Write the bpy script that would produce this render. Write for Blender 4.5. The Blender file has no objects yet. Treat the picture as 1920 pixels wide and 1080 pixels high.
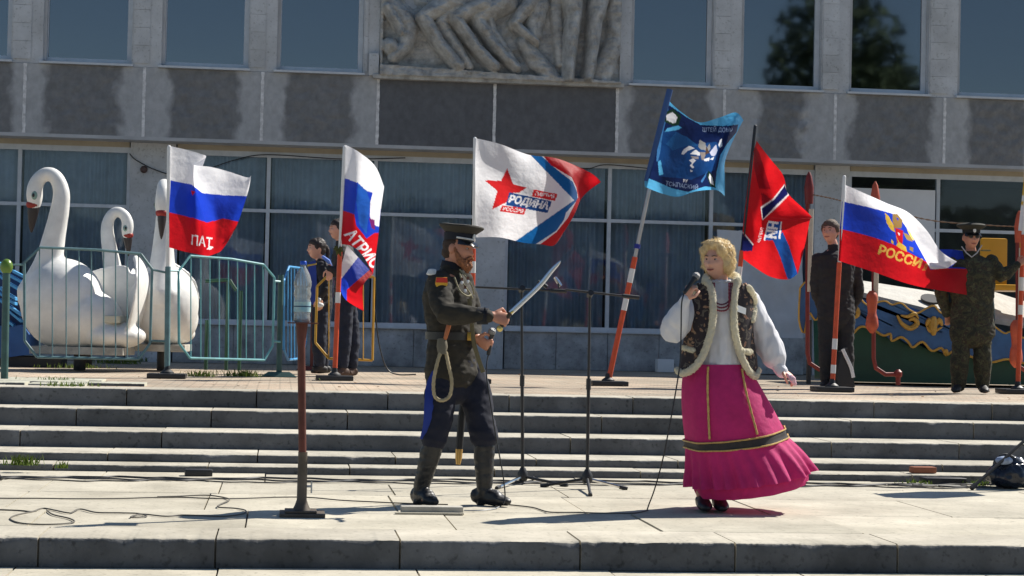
import bpy, bmesh, math, random
import numpy as np
from mathutils import Vector, Matrix, noise as mnoise
R = math.radians
random.seed(7); rng = np.random.default_rng(7)
scene = bpy.context.scene
col = scene.collection

# ------------------------------------------------------------------ camera, sky, sun, exposure
FPX, CX, CY = 3560.0, 960.0, 540.0          # focal length and centre in pixels of the 1920x1080 photograph
CAM = Vector((0, 0, 1.14))
YAW, PITCH, ROLL = R(6.9), math.atan(79 / FPX), 0.022
fwd = Vector((math.sin(YAW) * math.cos(PITCH), math.cos(YAW) * math.cos(PITCH), math.sin(PITCH)))
rgt0 = Vector((math.cos(YAW), -math.sin(YAW), 0))
up0 = rgt0.cross(fwd)
rgt = rgt0 * math.cos(ROLL) + up0 * math.sin(ROLL)
upv = up0 * math.cos(ROLL) - rgt0 * math.sin(ROLL)
cd = bpy.data.cameras.new('camera'); cam = bpy.data.objects.new('camera', cd); col.objects.link(cam)
cam.matrix_world = Matrix(((rgt.x, upv.x, -fwd.x, CAM.x), (rgt.y, upv.y, -fwd.y, CAM.y), (rgt.z, upv.z, -fwd.z, CAM.z), (0, 0, 0, 1)))
cd.sensor_width = 36; cd.lens = FPX / 1920 * 36; cd.clip_start = 0.1; cd.clip_end = 5000
scene.camera = cam

SUN_EL, SUN_AZ = R(45), R(60)               # azimuth clockwise from +Y: the sun stands behind the building's right
w = bpy.data.worlds.new('World'); scene.world = w; w.use_nodes = True
nt = w.node_tree; bg = nt.nodes['Background']
sky = nt.nodes.new('ShaderNodeTexSky'); sky.sky_type = 'NISHITA'; sky.sun_disc = False
sky.sun_elevation = SUN_EL; sky.sun_rotation = SUN_AZ; sky.air_density = 1.0; sky.dust_density = 0.15; sky.ozone_density = 2.0
nt.links.new(sky.outputs[0], bg.inputs[0]); bg.inputs[1].default_value = 0.066
sd = bpy.data.lights.new('sun', 'SUN'); sun = bpy.data.objects.new('sun', sd); col.objects.link(sun)
sd.energy = 5.0; sd.angle = R(0.53); sd.color = (1.0, 0.95, 0.87)
sdir = Vector((math.sin(SUN_AZ) * math.cos(SUN_EL), math.cos(SUN_AZ) * math.cos(SUN_EL), math.sin(SUN_EL)))
sun.rotation_euler = sdir.to_track_quat('Z', 'Y').to_euler(); sun.location = sdir * 60
vs = scene.view_settings
vs.view_transform = 'Standard'; vs.look = 'None'; vs.exposure = 0.52; vs.gamma = 1.0; vs.use_curve_mapping = False

# ------------------------------------------------------------------ pixel helpers
def ray(px, py):
    return (fwd * FPX + rgt * (px - CX) + upv * (CY - py)).normalized()
def atY(px, py, Y):
    r = ray(px, py); return CAM + r * ((Y - CAM.y) / r.y)
def atZ(px, py, Z):
    r = ray(px, py); return CAM + r * ((Z - CAM.z) / r.z)
def proj(p):
    v = p - CAM; d = v.dot(fwd)
    return CX + FPX * v.dot(rgt) / d, CY - FPX * v.dot(upv) / d
TERR = 0.56
def mpp(Y): return Y / FPX / math.cos(YAW) ** 1   # metres for one pixel at depth Y (about)

# ------------------------------------------------------------------ materials
def lin(c):
    return tuple((x / 12.92 if x <= .04045 else ((x + .055) / 1.055) ** 2.4) for x in c)
def s8(r, g, b): return lin((r / 255, g / 255, b / 255))
MATS = {}
def M(name, c, rough=.7, metal=0.0, var=.12, vscale=4.0, bump=0.0, bscale=30.0, spec=.5, c2=None, transl=0.0, detail=6, dist=.02, coat=0.0, stretch=None, stain=0.0):
    if name in MATS: return MATS[name]
    m = bpy.data.materials.new(name); m.use_nodes = True; MATS[name] = m
    t = m.node_tree; n = t.nodes; L = t.links; b = n['Principled BSDF']
    b.inputs['Roughness'].default_value = rough; b.inputs['Metallic'].default_value = metal
    b.inputs['Specular IOR Level'].default_value = spec; b.inputs['Coat Weight'].default_value = coat
    tc = n.new('ShaderNodeNewGeometry'); vec = tc.outputs['Position']
    if stretch:
        mp = n.new('ShaderNodeMapping'); mp.inputs['Scale'].default_value = stretch; L.new(vec, mp.inputs[0]); vec = mp.outputs[0]
    nz = n.new('ShaderNodeTexNoise'); nz.inputs['Scale'].default_value = vscale; nz.inputs['Detail'].default_value = detail
    nz.inputs['Roughness'].default_value = .65; L.new(vec, nz.inputs['Vector'])
    rp = n.new('ShaderNodeValToRGB'); L.new(nz.outputs[0], rp.inputs[0])
    a = c2 or tuple(x * (1 - var) for x in c); bb = c if c2 else tuple(min(1, x * (1 + var)) for x in c)
    rp.color_ramp.elements[0].position = .32; rp.color_ramp.elements[1].position = .68
    rp.color_ramp.elements[0].color = (*a, 1); rp.color_ramp.elements[1].color = (*bb, 1)
    L.new(rp.outputs[0], b.inputs['Base Color'])
    if stain:      # weathering: broad stains, small dark spots, a slightly different tone for each piece
        n4 = n.new('ShaderNodeTexNoise'); n4.inputs['Scale'].default_value = .8; n4.inputs['Detail'].default_value = 9; n4.inputs['Roughness'].default_value = .7; L.new(vec, n4.inputs['Vector'])
        r4 = n.new('ShaderNodeValToRGB'); L.new(n4.outputs[0], r4.inputs[0]); r4.color_ramp.elements[0].position = .34; r4.color_ramp.elements[1].position = .60; k = 1 - stain
        r4.color_ramp.elements[0].color = (k, k * .99, k * .96, 1); r4.color_ramp.elements[1].color = (1, 1, 1, 1)
        n5 = n.new('ShaderNodeTexNoise'); n5.inputs['Scale'].default_value = 26; n5.inputs['Detail'].default_value = 4; L.new(vec, n5.inputs['Vector'])
        r5 = n.new('ShaderNodeValToRGB'); L.new(n5.outputs[0], r5.inputs[0]); r5.color_ramp.elements[0].position = .28; r5.color_ramp.elements[1].position = .42
        r5.color_ramp.elements[0].color = (k * .8, k * .8, k * .78, 1); r5.color_ramp.elements[1].color = (1, 1, 1, 1)
        oi = n.new('ShaderNodeObjectInfo'); mr = n.new('ShaderNodeMapRange'); mr.inputs[3].default_value = 1 - stain * .5; mr.inputs[4].default_value = 1 + stain * .15; L.new(oi.outputs['Random'], mr.inputs[0])
        prev = rp.outputs[0]
        for src in (r4.outputs[0], r5.outputs[0], mr.outputs[0]):
            q = n.new('ShaderNodeMix'); q.data_type = 'RGBA'; q.blend_type = 'MULTIPLY'; q.inputs[0].default_value = 1; L.new(prev, q.inputs[6]); L.new(src, q.inputs[7]); prev = q.outputs[2]
        L.new(prev, b.inputs['Base Color'])
    if bump:
        n2 = n.new('ShaderNodeTexNoise'); n2.inputs['Scale'].default_value = bscale; n2.inputs['Detail'].default_value = 5
        L.new(vec, n2.inputs['Vector'])
        bp = n.new('ShaderNodeBump'); bp.inputs['Strength'].default_value = bump; bp.inputs['Distance'].default_value = dist
        L.new(n2.outputs[0], bp.inputs['Height']); L.new(bp.outputs[0], b.inputs['Normal'])
    if transl:
        tr = n.new('ShaderNodeBsdfTranslucent'); L.new(rp.outputs[0], tr.inputs[0])
        mx = n.new('ShaderNodeMixShader'); mx.inputs[0].default_value = transl
        L.new(b.outputs[0], mx.inputs[1]); L.new(tr.outputs[0], mx.inputs[2]); L.new(mx.outputs[0], n['Material Output'].inputs[0])
    return m
def glass_mat(name, tint=(.55, .62, .66), refl=.12, ior=1.5):
    """a window pane: fresnel mirror over a tinted see-through sheet"""
    m = bpy.data.materials.new(name); m.use_nodes = True; MATS[name] = m
    t = m.node_tree; n = t.nodes; L = t.links; n.remove(n['Principled BSDF'])
    tr = n.new('ShaderNodeBsdfTransparent'); tr.inputs[0].default_value = (*tint, 1)
    gl = n.new('ShaderNodeBsdfGlossy'); gl.inputs['Roughness'].default_value = .03; gl.inputs[0].default_value = (.9, .95, 1, 1)
    fr = n.new('ShaderNodeFresnel'); fr.inputs[0].default_value = ior
    tc = n.new('ShaderNodeTexCoord'); nz = n.new('ShaderNodeTexNoise'); nz.inputs['Scale'].default_value = .8; L.new(tc.outputs['Object'], nz.inputs['Vector'])
    bp = n.new('ShaderNodeBump'); bp.inputs['Strength'].default_value = .035; bp.inputs['Distance'].default_value = .05
    L.new(nz.outputs[0], bp.inputs['Height']); L.new(bp.outputs[0], gl.inputs['Normal'])
    ma = n.new('ShaderNodeMath'); ma.operation = 'MULTIPLY_ADD'; ma.inputs[1].default_value = 1.0; ma.inputs[2].default_value = refl - .04
    L.new(fr.outputs[0], ma.inputs[0])
    mx = n.new('ShaderNodeMixShader'); L.new(ma.outputs[0], mx.inputs[0]); L.new(tr.outputs[0], mx.inputs[1]); L.new(gl.outputs[0], mx.inputs[2])
    L.new(mx.outputs[0], n['Material Output'].inputs[0]); return m

# ------------------------------------------------------------------ mesh building
ORG = {}
class MB:
    def __init__(s): s.v = []; s.f = []; s.mi = []; s.cur = 0
    def add(s, v, f):
        o = len(s.v); s.v += [tuple(p) for p in v]; s.f += [tuple(i + o for i in q) for q in f]; s.mi += [s.cur] * len(f); return s
    def box(s, a, b, bev=0.0):
        x0, y0, z0 = [min(a[i], b[i]) for i in range(3)]; x1, y1, z1 = [max(a[i], b[i]) for i in range(3)]
        if bev <= 0:
            return s.add([(x0,y0,z0),(x1,y0,z0),(x1,y1,z0),(x0,y1,z0),(x0,y0,z1),(x1,y0,z1),(x1,y1,z1),(x0,y1,z1)],
                         [(0,3,2,1),(4,5,6,7),(0,1,5,4),(1,2,6,5),(2,3,7,6),(3,0,4,7)])
        bm = bmesh.new(); r = bmesh.ops.create_cube(bm, size=1.0)
        for v in bm.verts: v.co = Vector(((x0+x1)/2 + v.co.x*(x1-x0), (y0+y1)/2 + v.co.y*(y1-y0), (z0+z1)/2 + v.co.z*(z1-z0)))
        bmesh.ops.bevel(bm, geom=bm.edges[:], offset=bev, segments=2, affect='EDGES', profile=.6)
        return s.bm(bm)
    def bm(s, bm):
        bm.verts.ensure_lookup_table(); bm.verts.index_update()
        s.add([v.co for v in bm.verts], [[v.index for v in f.verts] for f in bm.faces]); bm.free(); return s
    def tube(s, pts, rad, n=10, cap=True, side=None, round_ends=False):
        """loft along pts; rad: number or list of numbers / (r_side, r_other) pairs; side: preferred side direction"""
        pts = [Vector(p) for p in pts]; N = len(pts)
        rr = rad if isinstance(rad, (list, tuple)) and len(rad) == N else [rad] * N
        rr = [(r, r) if not isinstance(r, (list, tuple)) else r for r in rr]
        if round_ends:
            d0 = (pts[0] - pts[1]).normalized(); d1 = (pts[-1] - pts[-2]).normalized()
            a, b = rr[0], rr[-1]; q0, q1 = [], []
            for k in (.98, .8, .5): 
                c = math.sqrt(1 - k * k)
                q0.append((pts[0] + d0 * min(a) * k, (a[0]*c, a[1]*c)))
                q1.append((pts[-1] + d1 * min(b) * k, (b[0]*c, b[1]*c)))
            pts = [p for p, _ in q0] + pts + [p for p, _ in q1[::-1]]; rr = [r for _, r in q0] + rr + [r for _, r in q1[::-1]]; N = len(pts)
        T = [(pts[min(i+1, N-1)] - pts[max(i-1, 0)]).normalized() for i in range(N)]
        u = Vector(side) if side is not None else Vector((1, 0, 0)) if abs(T[0].x) < .8 else Vector((0, 1, 0))
        V = []; Fc = []
        for i in range(N):
            if side is not None: u = Vector(side)
            u = (u - T[i] * u.dot(T[i])).normalized(); b = T[i].cross(u)
            for k in range(n):
                a = 2 * math.pi * k / n
                V.append(pts[i] + u * (rr[i][0] * math.cos(a)) + b * (rr[i][1] * math.sin(a)))
        for i in range(N - 1):
            for k in range(n):
                k2 = (k + 1) % n; Fc.append((i*n+k, i*n+k2, (i+1)*n+k2, (i+1)*n+k))
        if cap: Fc.append(tuple(range(n - 1, -1, -1))); Fc.append(tuple((N-1)*n + k for k in range(n)))
        return s.add(V, Fc)
    def ell(s, c, r, nu=20, nv=14, rot=None):
        c = Vector(c); V = []; Fc = []
        for j in range(nv + 1):
            th = math.pi * j / nv
            for i in range(nu):
                ph = 2 * math.pi * i / nu
                p = Vector((r[0]*math.sin(th)*math.cos(ph), r[1]*math.sin(th)*math.sin(ph), r[2]*math.cos(th)))
                V.append(c + (rot @ p if rot else p))
        for j in range(nv):
            for i in range(nu):
                i2 = (i + 1) % nu; Fc.append((j*nu+i, (j+1)*nu+i, (j+1)*nu+i2, j*nu+i2))
        return s.add(V, Fc)
    def lathe(s, c, prof, n=20, axis=None):
        c = Vector(c); q = Vector((0, 0, 1)).rotation_difference(Vector(axis)).to_matrix() if axis is not None else Matrix.Identity(3)
        V = []; Fc = []
        for r, z in prof:
            for k in range(n):
                a = 2 * math.pi * k / n; V.append(c + q @ Vector((r*math.cos(a), r*math.sin(a), z)))
        for i in range(len(prof) - 1):
            for k in range(n):
                k2 = (k + 1) % n; Fc.append((i*n+k, i*n+k2, (i+1)*n+k2, (i+1)*n+k))
        Fc.append(tuple(range(n - 1, -1, -1))); Fc.append(tuple((len(prof)-1)*n + k for k in range(n)))
        return s.add(V, Fc)
    def prism(s, pts, d):
        """polygon (3D points, one plane) extruded by vector d"""
        d = Vector(d); pts = [Vector(p) for p in pts]; N = len(pts)
        nrm = Vector((0, 0, 0))
        for i in range(N): nrm += pts[i].cross(pts[(i+1) % N])
        if nrm.dot(d) > 0: pts = pts[::-1]
        bm = bmesh.new(); a = [bm.verts.new(p) for p in pts]; b = [bm.verts.new(p + d) for p in pts]
        bm.faces.new(a); bm.faces.new(b[::-1])
        for i in range(N): j = (i + 1) % N; bm.faces.new((a[j], a[i], b[i], b[j]))
        bmesh.ops.triangulate(bm, faces=[f for f in bm.faces if len(f.verts) > 4])
        return s.bm(bm)
    def grid(s, P, nu, nv):
        """P: list of (nv+1)*(nu+1) points"""
        W = nu + 1
        return s.add(P, [(j*W+i, j*W+i+1, (j+1)*W+i+1, (j+1)*W+i) for j in range(nv) for i in range(nu)])
    def mesh(s, name, org=Vector((0, 0, 0)), smooth=True):
        me = bpy.data.meshes.new(name)
        me.from_pydata([(p[0]-org[0], p[1]-org[1], p[2]-org[2]) for p in s.v], [], s.f)
        if any(s.mi): me.polygons.foreach_set('material_index', s.mi)
        if smooth: me.shade_smooth() if hasattr(me, 'shade_smooth') else None
        me.update(); return me
    def build(s, name, mat, parent=None, org=None, smooth=True, angle=40):
        o_ = ORG[parent.name] if parent else Vector(org) if org is not None else Vector((0, 0, 0))
        me = s.mesh(name, o_, smooth)
        if smooth and angle < 180: 
            try: me.set_sharp_from_angle(angle=R(angle))
            except Exception: pass
        return link(name, me, mat, parent, o_)
def link(name, me, mat, parent=None, org=Vector((0, 0, 0))):
    for m in (mat if isinstance(mat, (list, tuple)) else [mat]):
        if m: me.materials.append(m)
    o = bpy.data.objects.new(name, me); col.objects.link(o)
    if parent: o.parent = parent
    else: o.location = org
    ORG[o.name] = Vector(org); return o
def thing(name, label, cat, loc, group=None, kind=None):
    o = bpy.data.objects.new(name, None); col.objects.link(o); o.location = loc; ORG[o.name] = Vector(loc); o.empty_display_size = .1
    return tag(o, label, cat, group, kind)
def tag(o, label=None, cat=None, group=None, kind=None):
    if label: o['label'] = label
    if cat: o['category'] = cat
    if group: o['group'] = group
    if kind: o['kind'] = kind
    return o
def spline(pts, n=8):
    """Catmull-Rom through pts (tuples of any length)"""
    P = np.array(pts, float); out = []
    for i in range(len(P) - 1):
        p0 = P[max(i-1, 0)]; p1 = P[i]; p2 = P[i+1]; p3 = P[min(i+2, len(P)-1)]
        for k in range(n):
            t = k / n; out.append(.5*((2*p1) + (-p0+p2)*t + (2*p0-5*p1+4*p2-p3)*t*t + (-p0+3*p1-3*p2+p3)*t**3))
    out.append(P[-1]); return np.array(out)
_dg = None
def remesh(mb, voxel, smooth=4, fac=.5, deform=None):
    """fuse the closed pieces of mb into one continuous skin"""
    me = mb.mesh('tmp'); o = bpy.data.objects.new('tmp', me); col.objects.link(o)
    r = o.modifiers.new('r', 'REMESH'); r.mode = 'VOXEL'; r.voxel_size = voxel
    if smooth: q = o.modifiers.new('s', 'SMOOTH'); q.iterations = smooth; q.factor = fac
    dg = bpy.context.evaluated_depsgraph_get(); ev = o.evaluated_get(dg)
    new = bpy.data.meshes.new_from_object(ev, preserve_all_data_layers=False, depsgraph=dg)
    bpy.data.objects.remove(o); bpy.data.meshes.remove(me); new.materials.clear()
    n = len(new.vertices); co = np.empty(n * 3); new.vertices.foreach_get('co', co)
    if deform:
        no = np.empty(n * 3); new.vertices.foreach_get('normal', no)
        co = deform(co.reshape(-1, 3), no.reshape(-1, 3)).ravel()
    new.vertices.foreach_set('co', co)
    new.polygons.foreach_set('use_smooth', [True] * len(new.polygons)); new.update(); return new
def put(name, me, mat, parent):
    """link a world-space mesh as a part"""
    o_ = ORG[parent.name]; n = len(me.vertices); co = np.empty(n * 3); me.vertices.foreach_get('co', co)
    co = (co.reshape(-1, 3) - np.array(o_)).ravel(); me.vertices.foreach_set('co', co); me.update()
    return link(name, me, mat, parent, o_)
# ================================================================== THE SETTING
m_slab = M('slab_concrete', (.56, .515, .41), .85, stain=.22, var=.16, vscale=2.2, bump=.35, bscale=60, dist=.004)
m_step = M('step_concrete', (.53, .49, .40), .85, stain=.25, var=.22, vscale=3.5, bump=.5, bscale=45, dist=.006)
m_riser = M('shade_dark_riser', (.142, .145, .148), .9, stain=.35, var=.3, vscale=3.0, bump=.6, bscale=40, dist=.006)  # weathered front faces, coloured darker than the treads to stand in for shade
m_under = M('joint_dirt', (.16, .15, .13), .95, var=.3, vscale=9)
m_road = M('asphalt', (.20, .20, .19), .9, var=.15, vscale=3, bump=.3, bscale=80)

g = MB(); g.add([(-1500, -1500, -.66), (1500, -1500, -.66), (1500, 1500, -.66), (-1500, 1500, -.66)], [(0, 1, 2, 3)])
tag(g.build('ground', m_road), kind='structure', label='grey asphalt square in front of the steps')

X0, X1 = -9.0, 13.0
EDGE = [10.22, 10.75, 11.80, 12.93, 13.82, 14.66]      # front edge and slab rows of the stage platform
plat = MB(); plat.box((X0, EDGE[0] + .03, -.66), (X1, EDGE[-1] + .4, -.02))
platform = tag(plat.build('stage_platform', m_under), kind='structure', label='pale concrete slab platform the performers stand on')

def block(lx, ly, lz, seed, chip=.006, nx=54):
    """a cast block with a worn, chipped front top arris; origin at its front bottom left"""
    r = random.Random(seed); b = MB(); V = []
    gap = .0055
    xs = [gap + (lx - 2 * gap) * i / nx for i in range(nx + 1)]
    off = r.random() * 50
    for x in xs:
        c = .010 + chip * max(0, mnoise.noise(Vector((x * 5 + off, 3, 0))) * 2.2) + chip * 1.1 * abs(mnoise.noise(Vector((x * 30 + off, 0, 7)))) + chip * 2.4 * max(0, mnoise.noise(Vector((x * 9 + off, 4, 3))) - .28)
        e = .004 * mnoise.noise(Vector((x * 2 + off, 9, 1)))
        V += [(x, 0, 0), (x, e, lz - c * 1.5), (x, c * .5, lz - c * .4), (x, c * 1.8, lz), (x, ly, lz), (x, ly, 0)]
    Fc = []
    for i in range(nx):
        a, d = i * 6, (i + 1) * 6
        for k in range(5): Fc.append((a + k, d + k, d + k + 1, a + k + 1))
    b.nr = True
    Fc.append((0, 1, 2, 3, 4, 5)); n = nx * 6; Fc.append((n + 5, n + 4, n + 3, n + 2, n + 1, n))
    b.add(V, Fc); return b
_bc = {}
def put_block(name, x, y, z, lx, ly, lz, mat, parent, chip=.006, nv=5):
    lx = round(lx, 2); key = (lx, ly, lz, random.randrange(nv), mat.name)
    if key not in _bc:
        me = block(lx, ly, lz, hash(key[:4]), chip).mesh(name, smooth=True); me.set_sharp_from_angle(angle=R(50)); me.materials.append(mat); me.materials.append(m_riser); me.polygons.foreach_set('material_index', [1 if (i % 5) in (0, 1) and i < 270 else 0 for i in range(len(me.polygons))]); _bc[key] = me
    o = bpy.data.objects.new(name, _bc[key]); col.objects.link(o); o.parent = parent
    o.location = Vector((x, y, z)) - ORG[parent.name]; return o
def run_blocks(name, y, z, ly, lz, mat, parent, x0, lens, chip=.006, dz=.003):
    x = x0; i = 0
    while x < X1:
        L = lens[i % len(lens)]; i += 1
        put_block(name, x, y + random.uniform(-.004, .004), z + random.uniform(-dz, dz), L, ly, lz, mat, parent, chip); x += L
# front kerb blocks and the slab rows behind them
m_kerb = M('kerb_concrete', (.55, .505, .41), .88, var=.14, vscale=2.5, bump=.35, bscale=60, dist=.004, stain=.22)
kx = atZ(175, 1015, 0).x
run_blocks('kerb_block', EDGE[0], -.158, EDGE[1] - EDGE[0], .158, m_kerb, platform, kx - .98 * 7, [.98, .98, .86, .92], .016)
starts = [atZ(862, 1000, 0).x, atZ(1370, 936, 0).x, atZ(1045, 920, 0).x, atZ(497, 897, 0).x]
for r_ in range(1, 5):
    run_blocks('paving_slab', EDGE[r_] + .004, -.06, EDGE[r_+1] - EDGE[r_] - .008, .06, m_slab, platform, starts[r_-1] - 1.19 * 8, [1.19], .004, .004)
# lower steps in front of the kerb
lower = MB(); lower.box((X0, 8.9, -.66), (X1, EDGE[0] + .02, -.34))
lower_steps = tag(lower.build('lower_steps', m_step), kind='structure', label='concrete steps leading down in front of the platform')
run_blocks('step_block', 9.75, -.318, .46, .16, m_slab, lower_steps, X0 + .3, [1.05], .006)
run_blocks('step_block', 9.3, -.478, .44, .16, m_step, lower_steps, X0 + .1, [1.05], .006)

# five steps up to the terrace: (front y, z of tread, riser, tread depth)
steps_o = MB(); steps_o.box((X0, 15.1, -.02), (X1, 16.9, .03))
steps = tag(steps_o.build('terrace_steps', m_under), kind='structure', label='broad flight of grey concrete steps behind the performers')
SY = [14.66, 15.0, 15.63, 16.28, 16.80]; SZ = [.058, .121, .257, .408, .56]
for i in range(5):
    rise = SZ[i] - (SZ[i-1] if i else -.02); nxt = SY[i+1] if i < 4 else 17.2
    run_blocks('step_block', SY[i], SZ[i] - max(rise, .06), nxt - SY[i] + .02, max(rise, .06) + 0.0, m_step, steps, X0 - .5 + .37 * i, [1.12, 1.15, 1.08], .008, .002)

# the terrace, block paved
DB = atZ(900, 690, TERR).y; DU = DB - .45
def brick_mat(name, ca, cb, cm, sx, sy):
    m = bpy.data.materials.new(name); m.use_nodes = True; t = m.node_tree; n = t.nodes; L = t.links; b = n['Principled BSDF']
    tc = n.new('ShaderNodeTexCoord'); br = n.new('ShaderNodeTexBrick'); L.new(tc.outputs['Object'], br.inputs['Vector'])
    br.inputs['Color1'].default_value = (*ca, 1); br.inputs['Color2'].default_value = (*cb, 1); br.inputs['Mortar'].default_value = (*cm, 1)
    br.inputs['Scale'].default_value = 1; br.inputs['Brick Width'].default_value = sx; br.inputs['Row Height'].default_value = sy
    br.inputs['Mortar Size'].default_value = .008
    nz = n.new('ShaderNodeTexNoise'); nz.inputs['Scale'].default_value = .9; nz.inputs['Detail'].default_value = 8; L.new(tc.outputs['Object'], nz.inputs['Vector'])
    rp = n.new('ShaderNodeValToRGB'); L.new(nz.outputs[0], rp.inputs[0]); rp.color_ramp.elements[0].position = .35; rp.color_ramp.elements[1].position = .7
    rp.color_ramp.elements[0].color = (.55, .55, .52, 1); rp.color_ramp.elements[1].color = (1.15, 1.1, 1.0, 1)
    mx = n.new('ShaderNodeMix'); mx.data_type = 'RGBA'; mx.blend_type = 'MULTIPLY'; mx.inputs[0].default_value = 1
    L.new(br.outputs[0], mx.inputs[6]); L.new(rp.outputs[0], mx.inputs[7]); L.new(mx.outputs[2], b.inputs['Base Color'])
    b.inputs['Roughness'].default_value = .9
    bp = n.new('ShaderNodeBump'); bp.inputs['Strength'].default_value = .6; bp.inputs['Distance'].default_value = .012; L.new(br.outputs[1], bp.inputs['Height']); bp.invert = True
    L.new(bp.outputs[0], b.inputs['Normal']); return m
m_pave = brick_mat('terrace_pavers', (.52, .40, .31), (.52, .46, .38), (.30, .26, .21), .21, .105)
tb = MB(); nxg, nyg = 90, 40; P_ = []
for j in range(nyg + 1):
    for i in range(nxg + 1):
        x = X0 - 4 + (X1 - X0 + 8) * i / nxg; y = 17.18 + (DB + 1 - 17.18) * j / nyg
        P_.append((x, y, TERR - .004 + .012 * mnoise.noise(Vector((x * .8, y * .8, 0))) - (.004 if j else .0)))
tb.grid(P_, nxg, nyg)
terrace = tag(tb.build('terrace', m_pave), kind='structure', label='sunlit terrace of worn pinkish pavers at the top of the steps')
tf = MB(); tf.box((X0 - 4, 17.25, -.6), (X1 + 4, DB + .2, TERR - .05)); tf.build('terrace_core', m_under, terrace)
m_old = M('old_grey_slab', (.46, .45, .36), .9, var=.25, vscale=4, bump=.4, bscale=40, dist=.006)
for r_, yy in enumerate((17.24, 17.62, 18.02, 18.55)):   # the grey slabs sunk among the pavers at the left
    x = atZ(0, 715, TERR).x - 1.5 + .2 * r_
    while x < atZ(190 - 22 * r_, 715, TERR).x:
        L_ = random.choice((.5, .75, .6)); put_block('paving_slab', x, yy, TERR - .035 + random.uniform(-.006, .012), L_, .36 if r_ < 3 else .5, .05, m_old, terrace, .008); x += L_ + .02

# ================================================================== THE BUILDING
bx0, bx1 = atY(-260, 300, DB).x, atY(2300, 300, DB).x
BLDG = thing('culture_house', 'long two storey concrete hall with tall dark windows and a carved relief', 'building', ((bx0 + bx1) / 2, DB, TERR))
def stain_mat(name, base, dark, w, soft=.08, full=0.0):
    """concrete with a rain-washed dark field between paler ends (object x measured from the panel centre)"""
    m = bpy.data.materials.new(name); m.use_nodes = True; t = m.node_tree; n = t.nodes; L = t.links; b = n['Principled BSDF']
    b.inputs['Roughness'].default_value = .92
    tc = n.new('ShaderNodeTexCoord'); sp = n.new('ShaderNodeSeparateXYZ'); L.new(tc.outputs['Object'], sp.inputs[0])
    mp = n.new('ShaderNodeMapping'); mp.inputs['Scale'].default_value = (1.6, 1.6, 1.3); L.new(tc.outputs['Object'], mp.inputs[0])
    ob = n.new('ShaderNodeObjectInfo'); ad = n.new('ShaderNodeVectorMath'); ad.operation = 'ADD'; L.new(mp.outputs[0], ad.inputs[0])
    sc_ = n.new('ShaderNodeVectorMath'); sc_.operation = 'SCALE'; sc_.inputs[3].default_value = 30
    cmb = n.new('ShaderNodeCombineXYZ'); L.new(ob.outputs['Random'], cmb.inputs[0]); L.new(cmb.outputs[0], sc_.inputs[0]); L.new(sc_.outputs[0], ad.inputs[1])
    nz = n.new('ShaderNodeTexNoise'); nz.inputs['Scale'].default_value = 1.6; nz.inputs['Detail'].default_value = 8; L.new(ad.outputs[0], nz.inputs['Vector'])
    ab = n.new('ShaderNodeMath'); ab.operation = 'ABSOLUTE'; L.new(sp.outputs[0], ab.inputs[0])
    m1 = n.new('ShaderNodeMath'); m1.operation = 'MULTIPLY_ADD'; m1.inputs[1].default_value = .6; L.new(nz.outputs[0], m1.inputs[0]); rw = n.new('ShaderNodeMath'); rw.operation = 'MULTIPLY_ADD'; rw.inputs[1].default_value = .3; L.new(ob.outputs['Random'], rw.inputs[0]); L.new(ab.outputs[0], rw.inputs[2]); L.new(rw.outputs[0], m1.inputs[2])
    mr = n.new('ShaderNodeMapRange'); mr.inputs[1].default_value = w + .45 - soft; mr.inputs[2].default_value = w + .45 + soft; L.new(m1.outputs[0], mr.inputs[0])
    n2 = n.new('ShaderNodeTexNoise'); n2.inputs['Scale'].default_value = 7; n2.inputs['Detail'].default_value = 8; L.new(ad.outputs[0], n2.inputs['Vector'])
    r1 = n.new('ShaderNodeValToRGB'); L.new(n2.outputs[0], r1.inputs[0]); r1.color_ramp.elements[0].position = .3; r1.color_ramp.elements[1].position = .7
    r1.color_ramp.elements[0].color = (*[x * .86 for x in dark], 1); r1.color_ramp.elements[1].color = (*[x * 1.18 for x in dark], 1)
    r2 = n.new('ShaderNodeValToRGB'); L.new(n2.outputs[0], r2.inputs[0]); r2.color_ramp.elements[0].position = .3; r2.color_ramp.elements[1].position = .7
    r2.color_ramp.elements[0].color = (*[x * .85 for x in base], 1); r2.color_ramp.elements[1].color = (*[x * 1.1 for x in base], 1)
    mx = n.new('ShaderNodeMix'); mx.data_type = 'RGBA'; L.new(mr.outputs[0], mx.inputs[0]); L.new(r1.outputs[0], mx.inputs[6]); L.new(r2.outputs[0], mx.inputs[7])
    L.new(mx.outputs[2], b.inputs['Base Color'])
    bp = n.new('ShaderNodeBump'); bp.inputs['Strength'].default_value = .45; bp.inputs['Distance'].default_value = .03
    n3 = n.new('ShaderNodeTexNoise'); n3.inputs['Scale'].default_value = 14; n3.inputs['Detail'].default_value = 6; L.new(ad.outputs[0], n3.inputs['Vector'])
    L.new(n3.outputs[0], bp.inputs['Height']); L.new(bp.outputs[0], b.inputs['Normal']); return m
m_panel = stain_mat('washed_concrete', (.42, .43, .44), (.19, .195, .20), .50, .06)
m_panel_dark = stain_mat('dark_concrete', (.17, .175, .185), (.12, .125, .135), 1.2)
m_pil = M('pilaster_concrete', (.56, .58, .60), .9, stain=.14, var=.14, vscale=2.5, bump=.3, bscale=35, dist=.006)
m_seam = M('pale_mortar', (.66, .66, .66), .9, var=.3, vscale=14)
m_beige = M('beige_render', (.42, .37, .28), .9, var=.12, vscale=3)
m_frame = M('aluminium_frame', (.55, .59, .63), .5, var=.1, vscale=6, metal=.0)
m_wall = M('plain_render', (.44, .45, .46), .9, var=.14, vscale=2, bump=.2)
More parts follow.
